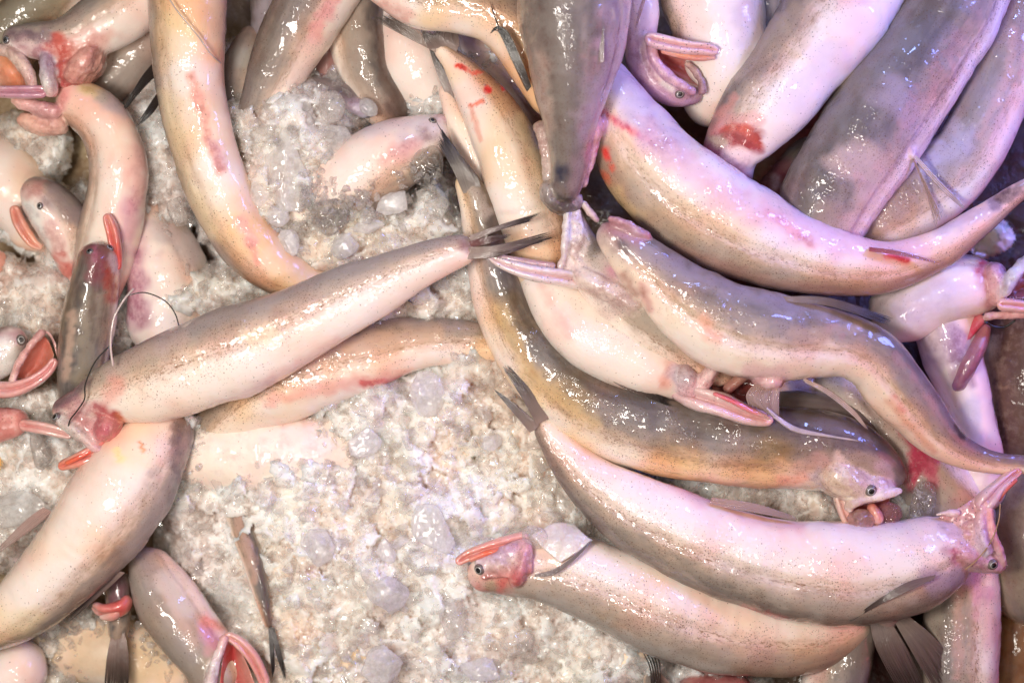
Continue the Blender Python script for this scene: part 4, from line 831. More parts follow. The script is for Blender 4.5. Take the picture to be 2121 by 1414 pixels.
# ---- F35, F34
f = fish('fish resting on ice at bottom centre with a scarlet cheek and half-open orange jaw', [(1800,1270,-30,36),(1740,1305,-20,55),(1650,1320,-5,76),(1550,1312,6,90),(1450,1290,14,96),(1350,1252,20,95),(1260,1212,22,90),(1180,1186,24,82),(1110,1176,24,68),(1050,1180,22,54),(1000,1188,20,38),(966,1192,18,22)], 80, (.6,1.9,.4),
     [([(1075,1135),(1060,1180),(1045,1210)],20,(.66,.12,.12),.8),([(1055,1180),(1070,1190)],14,(.40,.05,.05),.9),([(985,1215),(1000,1232)],12,(.70,.16,.11),.8),([(1000,1172),(1020,1150)],19,(.84,.80,.72),.9),([(1085,1130),(1075,1160)],18,(.66,.34,.42),.8),([(970,1180),(985,1205)],22,(.72,.46,.44),.7),([(1000,1228),(1030,1235)],8,(.12,.06,.06),.7),([(1060,1215),(1180,1240)],20,(.50,.40,.34),.4),([(1130,1240),(1350,1350),(1500,1395)],22,(.48,.44,.42),.5),([(1640,1260),(1740,1290)],20,(.76,.50,.44),.5),([(1100,1160),(1140,1160)],26,(.80,.56,.54),.6)])
skin_web(f,[[(985,1160,60),(1040,1140,72),(1100,1115,66)],[(990,1178,70),(1045,1165,88),(1105,1145,90)],[(1000,1200,66),(1050,1195,90),(1100,1185,96)]],[(.70,.48,.52),(.78,.60,.58),(.70,.24,.22)],thick=16,dots=1,rough=4)
part_tube(f,'gill_cover',[(1098,1118,56,16),(1068,1140,66,20),(1030,1155,64,16),(985,1172,50,9)],[(.78,.42,.44),(.62,.36,.46),(.56,.42,.56),(.66,.56,.60)],dots=.9,fl=.6)
part_tube(f,'gill_cover',[(1092,1128,62,16),(1082,1160,78,20),(1072,1190,80,18),(1064,1212,72,12)],[(.78,.36,.38),(.72,.40,.44),(.56,.12,.13),(.66,.18,.14)],dots=1,fl=.5)
part_tube(f,'lower_jaw',[(1098,1112,48,15),(1055,1124,54,16),(1010,1136,54,14),(970,1150,52,12),(944,1166,50,8)],[(.80,.46,.44),(.84,.44,.40),(.86,.34,.26),ORG,(.84,.36,.32)],lump=.1)
part_tube(f,'gum',[(1040,1138,62,5),(1005,1146,64,6),(970,1160,60,5)],[(.86,.2,.1),(.86,.16,.08),ORG],lump=.15)
eye(f, 963, 1190, 12)
fin(f,'pectoral_fin',[[(1108,1190,106),(1150,1178,112),(1190,1150,108),(1226,1116,92)],[(1108,1194,106),(1150,1186,112),(1192,1156,108),(1228,1118,92)]],4,fin_mat('thin_pectoral',(.30,.22,.2),(.30,.26,.24),.8,.8),w=4,fray=.3,jit=.02)
loft(f,'belly_flap',[[(1100,1108,70),(1150,1082,60),(1190,1085,60)],[(1130,1140,88),(1170,1120,92),(1215,1110,84)],[(1160,1165,100),(1200,1140,102),(1228,1118,92)]],[(.80,.70,.64),(.82,.74,.68),(.80,.72,.68)],thick=4)
fin(f,'anal_fin',[[(1335,1180,60),(1345,1150,62),(1350,1130,60)],[(1375,1190,60),(1372,1160,62),(1368,1135,60)]],10,M_FINR,fray=.3)
f = fish('long pink-white fish at lower right with frayed tail and torn-open stretched jaws', [(1118,868,50,22),(1142,905,50,32),(1185,960,50,47),(1245,1015,52,62),(1330,1068,56,77),(1430,1115,60,88),(1540,1155,64,97),(1660,1182,68,104),(1770,1190,70,105),(1870,1175,70,97),(1945,1145,68,80),(1990,1128,62,56),(2020,1128,55,36)], -90, (.9,2.0,.1),
     [([(1420,1010),(1560,1060),(1650,1080)],30,(.82,.46,.42),.55),([(1980,1150),(2005,1160)],14,(.58,.03,.06),.95),([(1960,1140),(1985,1165)],14,(.40,.16,.22),.6),([(1950,1090),(1990,1110)],24,(.60,.42,.46),.7),([(1880,1080),(1930,1100)],40,(.72,.62,.68),.5),([(1500,1170),(1700,1260),(1880,1230)],30,(.60,.50,.46),.4),([(1540,1260),(1620,1285)],12,(.50,.10,.12),.6),([(1930,1200),(1990,1190)],30,(.42,.30,.42),.6)])
fin(f,'tail_fin',[[(1098,895,68),(1060,850,72),(1018,800,66)],[(1108,890,70),(1078,848,74),(1035,815,68)],[(1118,880,70),(1085,852,70),(1068,838,68)]],20,fray=.5)
fin(f,'tail_fin',[[(1112,880,72),(1085,830,78),(1040,760,76)],[(1124,872,74),(1098,810,80),(1052,758,78)],[(1136,868,72),(1120,815,76),(1090,780,74)]],22,fray=.8)
fin(f,'dorsal_fin',[[(1475,1030,90),(1560,1042,95),(1640,1066,96)],[(1470,1044,95),(1560,1060,106),(1655,1078,104)]],16,M_FINP,fray=.3)
fin(f,'dorsal_fin',[[(1410,1190,60),(1500,1248,58),(1620,1285,45)],[(1412,1178,70),(1500,1232,70),(1600,1270,60)]],16,fray=.3)
fin(f,'pectoral_fin',[[(1938,1190,165),(1880,1205,172),(1820,1240,160),(1760,1284,120)],[(1935,1198,163),(1885,1222,170),(1825,1250,156),(1762,1286,118)]],14,fin_mat('smoky_pectoral',(.30,.20,.18),(.035,.026,.026),.85,1),fray=.5,jit=.05)
h = part_tube(f,'head',[(1950,1140,75,46),(1992,1145,84,38),(2030,1160,90,27),(2060,1170,88,19),(2080,1175,82,9)],[(.60,.36,.42),(.70,.38,.40),(.62,.36,.44),(.60,.34,.42),(.50,.24,.30)],dots=.8,fl=.7)
skin_web(f,[[(1960,1090,78),(2000,1066,100),(2042,1036,110)],[(1975,1130,98),(2015,1112,122),(2056,1098,114)],[(1985,1175,70),(2030,1172,92),(2076,1166,92)]],[(.70,.38,.40),(.72,.40,.42),(.60,.32,.40)],thick=28,dots=.8,rough=6)
loft(f,'gill_membrane',[[(1945,1070,88),(1985,1052,100),(2035,1018,105)],[(1978,1098,100),(2010,1085,112),(2048,1050,112)],[(2000,1130,118),(2025,1125,120),(2050,1105,114)]],[(.66,.34,.38),(.72,.38,.40),(.76,.42,.42)],thick=6,dots=.9,rough=4)
part_tube(f,'upper_jaw',[(2040,1030,116,12),(2050,1070,120,9),(2058,1110,120,9),(2074,1150,112,8),(2082,1172,100,6)],[(.80,.46,.44),(.82,.38,.36),(.80,.42,.44),(.70,.42,.48),(.6,.3,.36)],dots=.2)
part_tube(f,'cheek',[(2034,1040,118,12),(2032,1080,126,11),(2034,1120,126,16),(2048,1150,118,14)],[(.80,.42,.38),(.72,.46,.54),(.60,.44,.58),(.66,.58,.70)],dots=.6)
j = part_tube(f,'lower_jaw',[(2025,1055,112,18),(2048,1030,118,20),(2068,1008,114,15),(2088,990,106,13),(2112,972,96,10)],[(.74,.42,.46),(.82,.58,.60),(.84,.62,.62),(.82,.52,.48),(.78,.34,.26)],dots=.15,fl=.7)
part_tube(f,'gill_spur',[(1992,1062,104,8),(1965,1062,104,6),(1935,1066,100,4)],[(.70,.42,.46),(.78,.56,.54),(.80,.62,.58)])
part_tube(f,'gum',[(2065,1038,108,5),(2080,1015,112,6),(2105,990,104,6)],[(.70,.18,.16),(.72,.2,.15),(.66,.16,.12)],lump=.4)
teeth(f,[(2060,1110,122),(2074,1145,116),(2084,1170,104)],14,6,(.9,0),2,parent=None)
eye(f, 2057, 1169, 12)
lead('thread','fine golden fibre lying over the torn-open jaws at the right','thread',[(1998,1180,135),(2022,1160,140),(2050,1125,138),(2068,1080,135),(2072,1040,130)],1.2,plain_mat('gold_fibre',(.40,.24,.10),.4,.4))

# ---- mid left fish under front one, buried one
f = fish('orange-pink fish lying behind the front fish, lower side banked with ice', [(1100,735,-30,24),(1040,715,-20,36),(960,706,-10,46),(860,712,-4,58),(760,735,0,70),(660,762,-2,80),(560,800,-10,80),(480,850,-30,60),(430,900,-60,40)], -70, (.8,2.0,.8),
     [([(560,830),(690,800),(840,775)],18,(.80,.34,.28),.55),([(750,795),(830,785)],9,(.74,.12,.12),.8),([(640,730),(900,690)],30,(.78,.50,.34),.4),([(760,668),(980,680)],14,(.44,.32,.28),.5)])
fin(f,'anal_fin',[[(620,850,0),(690,842,6)],[(625,846,0),(690,838,6)]],3,M_FINR,w=4)
f = fish('blurred pale fish buried under crushed ice left of centre', [(330,960,-130,55),(430,935,-100,78),(540,930,-84,86),(660,935,-90,84),(780,915,-115,70),(900,890,-125,50)], 160, (.35,.8,.25), [([(520,870),(640,860)],20,(.80,.44,.36),.5),([(420,940),(700,930)],60,(.90,.80,.70),.75)])
f = fish('narrow orange-flanked fish showing through the ice right of the buried one', [(900,900,-110,40),(980,925,-85,48),(1060,950,-85,44),(1130,985,-110,30)], -60, (.8,1.2,.8), [([(960,900),(1080,950)],24,(.80,.36,.30),.5)])
f = fish('rounded belly under granular ice near the bottom edge', [(1130,1400,-140,50),(1210,1380,-110,70),(1290,1340,-92,78),(1360,1350,-100,60)], 90, (.5,1,.6))
f = fish('faint yellowish body under ice at the bottom edge left of centre', [(560,1400,-170,50),(660,1350,-145,75),(760,1340,-140,80),(860,1370,-150,60)], 170, (.2,.2,1.0), [([(650,1340),(780,1340)],60,(.84,.60,.32),.6)])

# ---- left lower group
f = fish('plump white-bellied fish with a brown side, slanting up from the lower left edge', [(-120,1320,20,45),(-40,1302,28,52),(40,1262,34,64),(118,1188,40,82),(190,1105,44,98),(250,1020,42,102),(300,950,30,90),(335,895,5,68),(350,850,-30,45)], -112, (.9,.9,.5),
     [([(200,960),(240,1000),(150,1080)],50,(.86,.76,.70),.5),([(240,935),(250,950)],12,(.84,.74,.34),.7),([(290,915),(300,935)],7,(.74,.28,.10),.8),([(370,880),(360,960)],18,(.16,.12,.12),.7),([(320,980),(330,1060),(260,1150)],18,(.42,.34,.30),.5),([(0,1300),(60,1290)],40,(.80,.64,.38),.5)])
fin(f,'pelvic_fin',[[(90,1050,30),(50,1080,15),(-10,1140,0)],[(110,1060,30),(60,1100,15),(-10,1150,0)]],12,M_FINP,fray=.4)
fin(f,'dorsal_fin',[[(240,1180,30),(200,1215,20),(130,1285,10)],[(258,1185,25),(215,1225,15),(140,1290,5)]],10,M_FIN,fray=.6)
f = fish('brown dorsal-side fish standing upright with a maroon head and orange jaw at left', [(160,860,-45,34),(165,800,-28,48),(172,730,-12,54),(182,660,0,55),(192,600,12,50),(200,555,22,42),(204,522,26,37),(206,500,26,28)], 0, (1.0,.7,.7),
     [([(190,620),(172,780)],26,(.36,.30,.22),.7),([(195,520),(200,560)],32,(.24,.08,.09),.85),([(188,500),(215,500)],13,(.12,.07,.08),.8),([(225,560),(235,620)],16,(.42,.07,.05),.8),([(235,535),(240,560)],14,(.62,.44,.46),.8),([(195,500),(198,540)],8,(.40,.14,.20),.7),([(150,650),(135,780)],12,(.66,.46,.36),.6),([(192,600),(190,700)],8,(.16,.12,.09),.6)], fl=.78)
part_tube(f,'lower_jaw',[(245,560,15,7),(240,520,26,12),(232,480,38,14),(224,455,42,12),(220,442,42,7)],[(.62,.10,.1),(.70,.12,.10),(.80,.26,.20),(.82,.38,.30),(.70,.24,.2)])
eye(f, 227, 513, 10, iris=(.5,.5,.5))
eye(f, 173, 506, 8, iris=(.2,.2,.24))
f = fish('round pink head with wide open mouth and white-ringed eye at the left edge', [(-120,780,-60,50),(-60,750,-35,58),(0,728,-20,52),(35,708,-12,38),(58,700,-10,26)], -85, (.8,.5,.1),
     [([(10,700),(40,690)],22,(.42,.18,.22),.7),([(-20,680),(20,668)],14,(.18,.12,.12),.8),([(5,725),(-5,770)],32,(.82,.78,.74),.85),([(75,690),(60,680)],16,(.55,.22,.26),.7)])
eye(f, 43, 704, 12, iris=(.8,.8,.76))
part_tube(f,'upper_jaw',[(92,682,20,9),(62,718,28,9),(38,755,28,9),(22,795,20,10)],[(.74,.42,.42),(.84,.46,.42),(.84,.50,.46),(.84,.52,.48)])
loft(f,'mouth_lining',[[(85,690,10),(55,735,10),(28,785,5)],[(100,705,-15),(80,750,-40),(50,785,-30)],[(112,735,5),(100,765,5),(50,795,5)]],[(.80,.34,.28),(.60,.18,.13),(.80,.30,.20)])
part_tube(f,'lower_jaw',[(-15,806,15,15),(25,806,22,17),(65,792,26,14),(98,768,26,12),(116,742,22,9)],[(.82,.46,.44),(.84,.48,.44),(.84,.44,.40),(.84,.42,.40),(.80,.40,.38)])
loft(f,'throat_skin',[[(88,682,12),(104,690,12),(116,712,14)],[(98,690,16),(108,706,18),(118,738,18)]],[(.80,.46,.44),(.78,.38,.36)],thick=2)

# ---- the front fish
f = fish('large pink-white fish lying diagonally in front, ragged dark tail at the centre of the pile', [(985,508,168,26),(955,518,166,33),(905,535,160,40),(850,558,152,48),(780,592,144,60),(700,630,136,72),(620,670,130,84),(540,708,124,93),(460,738,116,97),(390,765,108,94),(325,788,98,84),(265,805,88,70),(215,822,76,55),(165,840,66,38),(130,850,58,27),(108,855,54,17)], -84, (.55,2.3,.25),
     [([(330,705),(500,640),(700,560),(900,495)],20,(.36,.31,.30),.55),([(960,505),(985,515)],16,(.26,.12,.12),.7),([(560,790),(700,720)],22,(.80,.44,.40),.5),([(440,850),(560,790)],18,(.66,.42,.44),.5),([(230,770),(290,735),(380,700)],22,(.60,.42,.38),.4),([(225,820),(240,800)],24,(.80,.34,.28),.6),([(205,850),(235,870)],22,(.50,.07,.08),.9),([(246,862),(250,872)],13,(.70,.18,.07),.9),([(185,858),(188,865)],11,(.76,.62,.52),.85),([(150,820),(120,835)],20,(.36,.17,.21),.8),([(115,838),(180,790)],13,(.17,.12,.13),.8),([(160,845),(190,840)],20,(.66,.34,.36),.7),([(520,700),(560,690)],24,(.84,.66,.44),.5),([(135,858),(145,868)],11,(.86,.84,.74),.9)])
fin(f,'tail_fin',[[(972,488,186),(1030,468,196),(1122,440,188)],[(975,500,188),(1030,478,198),(1100,458,190)]],14,fray=.55)
fin(f,'tail_fin',[[(972,500,190),(1015,490,200),(1060,486,194)],[(975,512,190),(1012,504,200),(1050,492,196)]],12,fin_mat('red_tail',(.20,.07,.07),(.05,.035,.03),.95,.98),fray=.5)
fin(f,'tail_fin',[[(972,512,190),(1030,508,200),(1140,480,190)],[(975,522,188),(1035,518,198),(1146,492,188)],[(962,536,182),(1020,532,190),(1090,512,184)]],22,fray=.55)
fin(f,'adipose_fin',[[(800,612,120),(820,604,122),(838,600,120)],[(800,622,118),(825,614,120),(858,628,112)]],6,M_FINB,fray=.8)
fin(f,'anal_fin',[[(700,660,120),(765,628,122),(838,604,118)],[(712,682,105),(775,652,108),(840,612,110)],[(735,682,95),(785,662,98),(828,632,104)]],26,M_FINP,fray=.3,jit=.03)
part_tube(f,'gill_cover',[(236,846,100,16),(230,868,96,26),(220,890,86,26),(212,910,74,18)],[(.72,.34,.30),(.52,.12,.15),(.60,.16,.18),(.76,.24,.22)],dots=.6,fl=.6)
part_tube(f,'upper_jaw',[(118,862,78,12),(142,878,84,15),(170,900,86,15),(200,925,80,13),(214,936,72,9)],[(.66,.56,.54),(.80,.74,.68),(.62,.50,.48),(.74,.48,.50),(.80,.40,.38)],dots=.8,fl=.7)
part_tube(f,'lower_jaw',[(236,900,66,16),(212,928,70,20),(180,945,72,19),(148,958,70,15),(122,968,66,9)],[(.66,.14,.13),(.80,.32,.29),(.84,.34,.27),ORG,(.80,.24,.16)],lump=.2,fl=.6)
part_tube(f,'gum',[(190,932,84,6),(165,945,86,6),(135,960,80,6)],[(.80,.12,.08),(.82,.14,.08),(.84,.2,.1)],lump=.2)
skin_web(f,[[(122,846,80),(170,835,92),(235,845,105)],[(130,866,88),(172,870,100),(232,872,108)],[(150,892,80),(180,912,86),(225,905,80)]],[(.40,.22,.24),(.66,.34,.34),(.62,.30,.32)],thick=22,dots=.8,rough=3)
eye(f, 103, 856, 11, iris=(.45,.48,.5))
lead('thread','curved white fin ray standing up over the neck of the front fish','thread',[(234,760,170),(229,710,175),(236,660,178),(256,622,175),(278,596,168)],2.4,M_PALE)
lead('thread','thin grey hair arching over the blurred belly above the front fish','thread',[(262,612,170),(300,606,165),(340,622,150),(362,648,130),(372,680,118)],1.3,M_DARK)
lead('thread','kinked black thread lying across the cheek of the front fish','thread',[(228,715,165),(200,745,160),(184,775,155),(176,800,150),(175,826,140),(160,850,128),(146,868,118),(141,884,104)],1.6,M_DARK)
# jaw lying beside the front fish head
f = fish('pink jaw and red cheek of a half-buried fish below the front head', [(-80,900,-30,50),(-20,885,-15,40),(30,875,-5,30),(60,872,0,20)], -60, (.5,.5,.1), [([(-20,880),(60,880)],70,(.74,.28,.25),.9)])
part_tube(f,'lower_jaw',[(40,878,22,12),(80,884,30,13),(120,893,30,13),(150,903,22,9)],[(.80,.36,.32),(.84,.52,.48),(.84,.60,.54),(.82,.52,.48)])
f = fish('yellow-orange scrap of belly in ice at the left edge', [(-50,960,-80,30),(-10,965,-70,28),(8,970,-72,16)], 0, (.2,.2,1), [([(-30,960),(10,970)],60,(.86,.50,.08),.9)])

fish('yellowish blurred belly lying low between the upright tail and the lower left corner', [(60,1290,-230,50),(150,1330,-205,66),(280,1360,-200,74),(400,1440,-210,60)], 170, (.3,.3,.8), [([(100,1320),(300,1370)],70,(.66,.50,.30),.6)])
# lower left bits
f = fish('slim upright tail hanging from the ice mass at lower left, dark forked tip', [(470,1000,-110,26),(498,1085,-62,25),(520,1150,-30,22),(537,1210,-22,18),(550,1265,-20,12),(558,1300,-18,8)], 30, (1,.9,.5), [([(490,1060),(530,1200)],14,(.70,.44,.34),.5)])
fin(f,'tail_fin',[[(556,1290,-20),(560,1350,-15),(565,1408,-20)],[(562,1290,-20),(566,1340,-15),(568,1390,-20)]],6,M_FINB,w=4,fray=.6)
fin(f,'tail_fin',[[(562,1300,-20),(572,1350,-15),(592,1412,-20)],[(568,1298,-20),(580,1345,-15),(594,1400,-20)]],8,M_FINB,fray=.6)
f = fish('pale fish with a raw pink mouth pointing down at the lower left', [(300,1140,-110,35),(318,1190,-75,52),(350,1250,-60,64),(395,1315,-50,66),(435,1370,-45,60),(465,1440,-50,50)], -20, (.55,.5,.4),
     [([(330,1200),(400,1330)],16,(.66,.44,.34),.5),([(435,1300),(440,1330)],26,(.72,.34,.44),.85),([(425,1285),(470,1300)],12,(.82,.28,.16),.7),([(350,1200),(380,1260)],30,(.82,.74,.68),.4)])
part_tube(f,'upper_jaw',[(468,1315,24,8),(456,1345,30,10),(442,1380,32,13),(434,1430,28,14)],[(.82,.44,.40),(.80,.60,.60),(.84,.80,.78),(.8,.6,.6)])
part_tube(f,'lower_jaw',[(465,1312,18,9),(495,1330,12,13),(525,1365,4,13),(550,1420,-6,12)],[(.84,.48,.40),(.84,.52,.44),(.84,.42,.36),(.8,.4,.36)],lump=.15)
loft(f,'mouth_lining',[[(472,1325,20),(462,1360,22),(455,1420,18)],[(482,1335,-10),(485,1370,-20),(485,1420,-20)],[(490,1335,15),(510,1370,10),(530,1420,0)]],[(.60,.10,.09),(.44,.05,.05),(.78,.34,.28)])
f = fish('hidden fish with a scarlet gill tuft and a dark upright tail at the lower left', [(238,1180,-90,30),(245,1230,-75,26),(246,1290,-70,22),(244,1330,-72,16)], 10, (1,.5,.3), [([(240,1180),(245,1240)],30,(.20,.09,.11),.8),([(245,1260),(245,1320)],16,(.56,.40,.30),.5)])
part_tube(f,'gill_tuft',[(268,1232,-30,8),(250,1255,-24,17),(215,1262,-26,16),(192,1250,-34,9)],[(.62,.2,.17),(.66,.12,.10),(.74,.26,.22),(.80,.55,.5)],lump=.5)
part_tube(f,'gill_tuft',[(262,1245,-24,7),(235,1272,-22,12),(205,1274,-26,9)],[(.7,.25,.2),(.78,.36,.3),(.82,.6,.55)],lump=.5)
fin(f,'tail_fin',[[(232,1310,-55),(222,1360,-50),(216,1425,-55)],[(243,1310,-52),(240,1360,-48),(238,1425,-52)],[(258,1310,-55),(266,1360,-50),(266,1425,-55)]],22,fin_mat('brown_tail',(.34,.2,.16),(.04,.03,.025),.85,.97),fray=.3)
f = fish('blurred pale snout in the lower left corner', [(-60,1460,-120,60),(0,1410,-100,68),(50,1370,-100,62),(85,1340,-110,40)], 170, (.4,.3,.3))
f = fish('buried fish by the bottom edge with only thin dark fin tips showing', [(1400,1470,-60,30),(1360,1420,-40,24),(1345,1390,-36,14)], 0, (1,.8,.2))
fin(f,'tail_fin',[[(1350,1425,-10),(1346,1380,-6),(1325,1338,-4)],[(1368,1425,-10),(1366,1375,-6),(1352,1336,-2)]],5,M_FINB,w=2.5,fray=.5)
f = fish('maroon fish scrap peeping below the white belly at the bottom edge', [(1400,1450,-90,40),(1480,1430,-70,40),(1560,1440,-70,40)], 0, (.9,.6,.1), [([(1380,1400),(1560,1414)],50,(.40,.12,.12),.85)])

for _f in ALL: weld(_f)

# ================================================================ crushed ice
def worley(x, y, cell, seed):
    """nearest jittered point: returns cell id hash, offset to the point and the distance to the border"""
    gx, gy = x / cell, y / cell; ix, iy = np.floor(gx).astype(np.int64), np.floor(gy).astype(np.int64)
    b1 = np.full(x.shape, 9.0); b2 = b1.copy(); cid = np.zeros(x.shape); ox = np.zeros(x.shape); oy = ox.copy()
    for dx in (-1, 0, 1):
        for dy in (-1, 0, 1):
            jx, jy = ix + dx, iy + dy; z = jx * 0
            hx, hy = hashf(jx, jy, z, seed), hashf(jx, jy, z, seed + 1)
            ax, ay = gx - (jx + hx), gy - (jy + hy); d = np.hypot(ax, ay); h = hashf(jx, jy, z, seed + 2)
            m = d < b1; b2 = np.where(m, b1, np.minimum(b2, d)); cid = np.where(m, h, cid); ox = np.where(m, ax, ox); oy = np.where(m, ay, oy); b1 = np.where(m, d, b1)
    return cid, ox, oy, b2 - b1
# mounds: x, y, rx, ry, top height
MOUNDS = [(600,320,120,150,70),(660,250,70,60,22),(560,420,90,100,55),(700,470,150,80,42),(890,450,80,60,20),(600,500,90,50,28),(820,500,130,60,30),(900,180,80,110,-55),(1010,120,90,60,-75),
          (800,640,200,90,10),(960,600,110,110,10),(1000,760,110,70,5),(430,610,120,60,-45),(330,360,70,170,-80),(250,110,90,90,-150),
          (640,860,150,40,-16),(760,850,150,95,28),(900,870,150,120,25),(1040,900,120,120,10),(700,1000,260,130,12),(900,1020,250,150,25),(1080,1020,160,120,5),(560,990,180,90,-12),(650,1130,170,110,10),(850,1180,230,150,30),(980,1290,220,120,0),(740,1300,200,120,-5),(1120,1330,220,110,-15),(900,1400,300,80,-10),(1200,1230,150,70,-30),(1160,1070,100,60,20),(620,1240,90,100,-20),(650,1380,120,90,-40),(1270,1400,120,60,-25),(1290,1130,90,70,-15),(1240,930,80,60,-15),
          (530,935,200,90,-34),(700,1360,160,90,-14),(1270,1370,100,70,12),(160,1330,130,70,-135),(330,1390,90,50,-140),(80,1390,80,50,-140),(2060,500,70,70,-190),(470,1130,110,110,-50),(420,1000,60,140,-35),(400,870,80,50,-20),(360,860,70,40,-10),(520,1330,60,60,-60),
          (60,300,90,60,-110),(50,420,90,90,-135),(60,600,130,60,-85),(90,660,110,60,-80),(160,480,60,80,-110),(330,470,60,80,-90),(230,640,60,90,-90),(40,1000,120,110,-30),(120,960,80,60,-35),(70,930,90,50,-20),(60,850,80,40,-30),(20,1080,100,80,-60),
          (1560,1010,170,60,-20),(1480,1040,100,40,-20),(1700,1060,110,60,-25),(1730,800,80,60,-75),(1660,840,80,40,-70),(1880,1040,70,50,0),(1640,340,24,34,-70),(1450,1400,120,30,-60),(440,130,40,30,-100),(300,250,60,60,-100)]
def ice_height(x, y):
    h = np.full(x.shape, -400.0)
    wx = x + 26 * noise(np.stack([x / 60, y / 60, x * 0], -1), 31) ; wy = y + 26 * noise(np.stack([x / 60, y / 60, x * 0 + 5], -1), 32)
    for mx, my, rx, ry, t in MOUNDS:
        d2 = ((wx - mx) / rx) ** 2 + ((wy - my) / ry) ** 2
        h = np.maximum(h, t - 42 * d2 * (1 + .55 * d2))
    return h
def fields(x, y):
    c1, ox1, oy1, e1 = worley(x + 9 * noise(np.stack([x / 14, y / 14, x * 0], -1), 3), y + 9 * noise(np.stack([x / 14, y / 14, x * 0], -1), 4), 44, 11)
    c2, ox2, oy2, e2 = worley(x + 4 * noise(np.stack([x / 7, y / 7, x * 0], -1), 6), y, 20, 51)
    c3, ox3, oy3, e3 = worley(x, y, 9.5, 81)
    big = (c1 - .5) * 28 + (np.sin(c1 * 91) * ox1 + np.cos(c1 * 57) * oy1) * 22 - 6 * np.exp(-(e1 / .14) ** 2)
    mid = (c2 - .5) * 9 + (np.sin(c2 * 91) * ox2 + np.cos(c2 * 57) * oy2) * 11 - 2.5 * np.exp(-(e2 / .12) ** 2)
    sml = (c3 - .5) * 3.5 + (np.sin(c3 * 91) * ox3 + np.cos(c3 * 57) * oy3) * 3
    ng = fbm(np.stack([x / 120, y / 120, x * 0], -1), 2, 71)
    smooth = sstep((c1 - .45) / .2)       # some big chips stay whole, the rest are granular
    return big + (mid + sml) * (1 - .82 * smooth) + ng * 20, c1, c2, smooth
st = 3.2
xs = np.arange(-40, 2160, st); ys = np.arange(-30, 1450, st)
X, Y = np.meshgrid(xs, ys, indexing='ij')
H0 = ice_height(X, Y); dH, c1, c2, smo = fields(X, Y)
keep = H0 > -225
H = H0 + dH
idx = -np.ones(X.shape, np.int64)
fk = keep[:-1, :-1] & keep[1:, :-1] & keep[:-1, 1:] & keep[1:, 1:]
use = np.zeros(X.shape, bool); use[:-1, :-1] |= fk; use[1:, :-1] |= fk; use[:-1, 1:] |= fk; use[1:, 1:] |= fk
idx[use] = np.arange(use.sum())
jx = noise(np.stack([X / 6, Y / 6, X * 0], -1), 90) * 2.2; jy = noise(np.stack([X / 6, Y / 6, X * 0], -1), 91) * 2.2
V = W(np.stack([(X + jx)[use], (Y + jy)[use], H[use]], 1))
ii, jj = np.where(fk)
F = np.stack([idx[ii, jj + 1], idx[ii + 1, jj + 1], idx[ii + 1, jj], idx[ii, jj]], 1)
cell = np.clip(.25 + .75 * (c1 * .6 + c2 * .4 - .1), 0, 1)[use]

def bed_mat():
    m, nt = nt_new('granular_ice'); g = N(nt)
    tc = g.n('ShaderNodeTexCoord').outputs['Object']; ce = g.attr('cell').outputs['Fac']
    n1 = g.noise(tc, 300, 5, .7, .4); n2 = g.noise(tc, 40, 5, .6)
    milk = g.math('ADD', g.math('MULTIPLY', n2, 1.3), g.math('MULTIPLY', ce, .35))
    milk = g.math('ADD', milk, g.math('MULTIPLY', g.math('SUBTRACT', n1, .5), .5))
    mk = g.mr(milk, .50, 1.15)
    base = g.ramp(mk, [(0, (.54, .41, .35)), (.25, (.80, .71, .66)), (.55, (.93, .89, .86)), (1, (.98, .97, .97))])  # dark taupe end puts crevice shade into the colour; pale end is milky ice
    warm = g.mr(g.noise(tc, 9, 3, .6), .42, .60)
    base = g.mix(g.math('MULTIPLY', warm, .65), base, g.mix(1.0, base, (1.0, .86, .72), 'MULTIPLY'))
    mv = g.mr(g.noise(g.scalev(tc, (1.0, 1.3, 1.0)), 13, 4, .65), .50, .66)
    base = g.mix(g.math('MULTIPLY', mv, .6), base, g.mix(1.0, base, (.78, .64, .62), 'MULTIPLY'))  # taupe-mauve patches paint the soft shadows of the ice into its colour
    b = g.n('ShaderNodeBsdfPrincipled'); g.l(base, b.inputs['Base Color']); b.inputs['Roughness'].default_value = .22
    b.inputs['IOR'].default_value = 1.31; b.inputs['Transmission Weight'].default_value = 0
    
    b.inputs['Subsurface Weight'].default_value = 1.0; b.inputs['Subsurface Radius'].default_value = (1, .85, .78); b.inputs['Subsurface Scale'].default_value = .012
    b.inputs['Coat Weight'].default_value = 1; b.inputs['Coat Roughness'].default_value = .05; b.inputs['Coat IOR'].default_value = 1.6
    nr = g.bump(g.math('ADD', n1, g.math('MULTIPLY', g.noise(tc, 1100, 2), .35)), .6, .0014)
    g.l(nr, b.inputs['Normal'])
    g.l(facet_normal(g, tc, 400, .8), b.inputs['Coat Normal'])
    o = g.n('ShaderNodeOutputMaterial'); g.l(b.outputs[0], o.inputs[0]); return m
bed = new_obj('crushed_ice', mesh_np('crushed_ice', V, F[:, ::-1], bed_mat(), {'cell': ('FLOAT', cell)}))
bed['kind'] = 'stuff'; bed['label'] = 'bed of wet crushed ice between and over the fish'

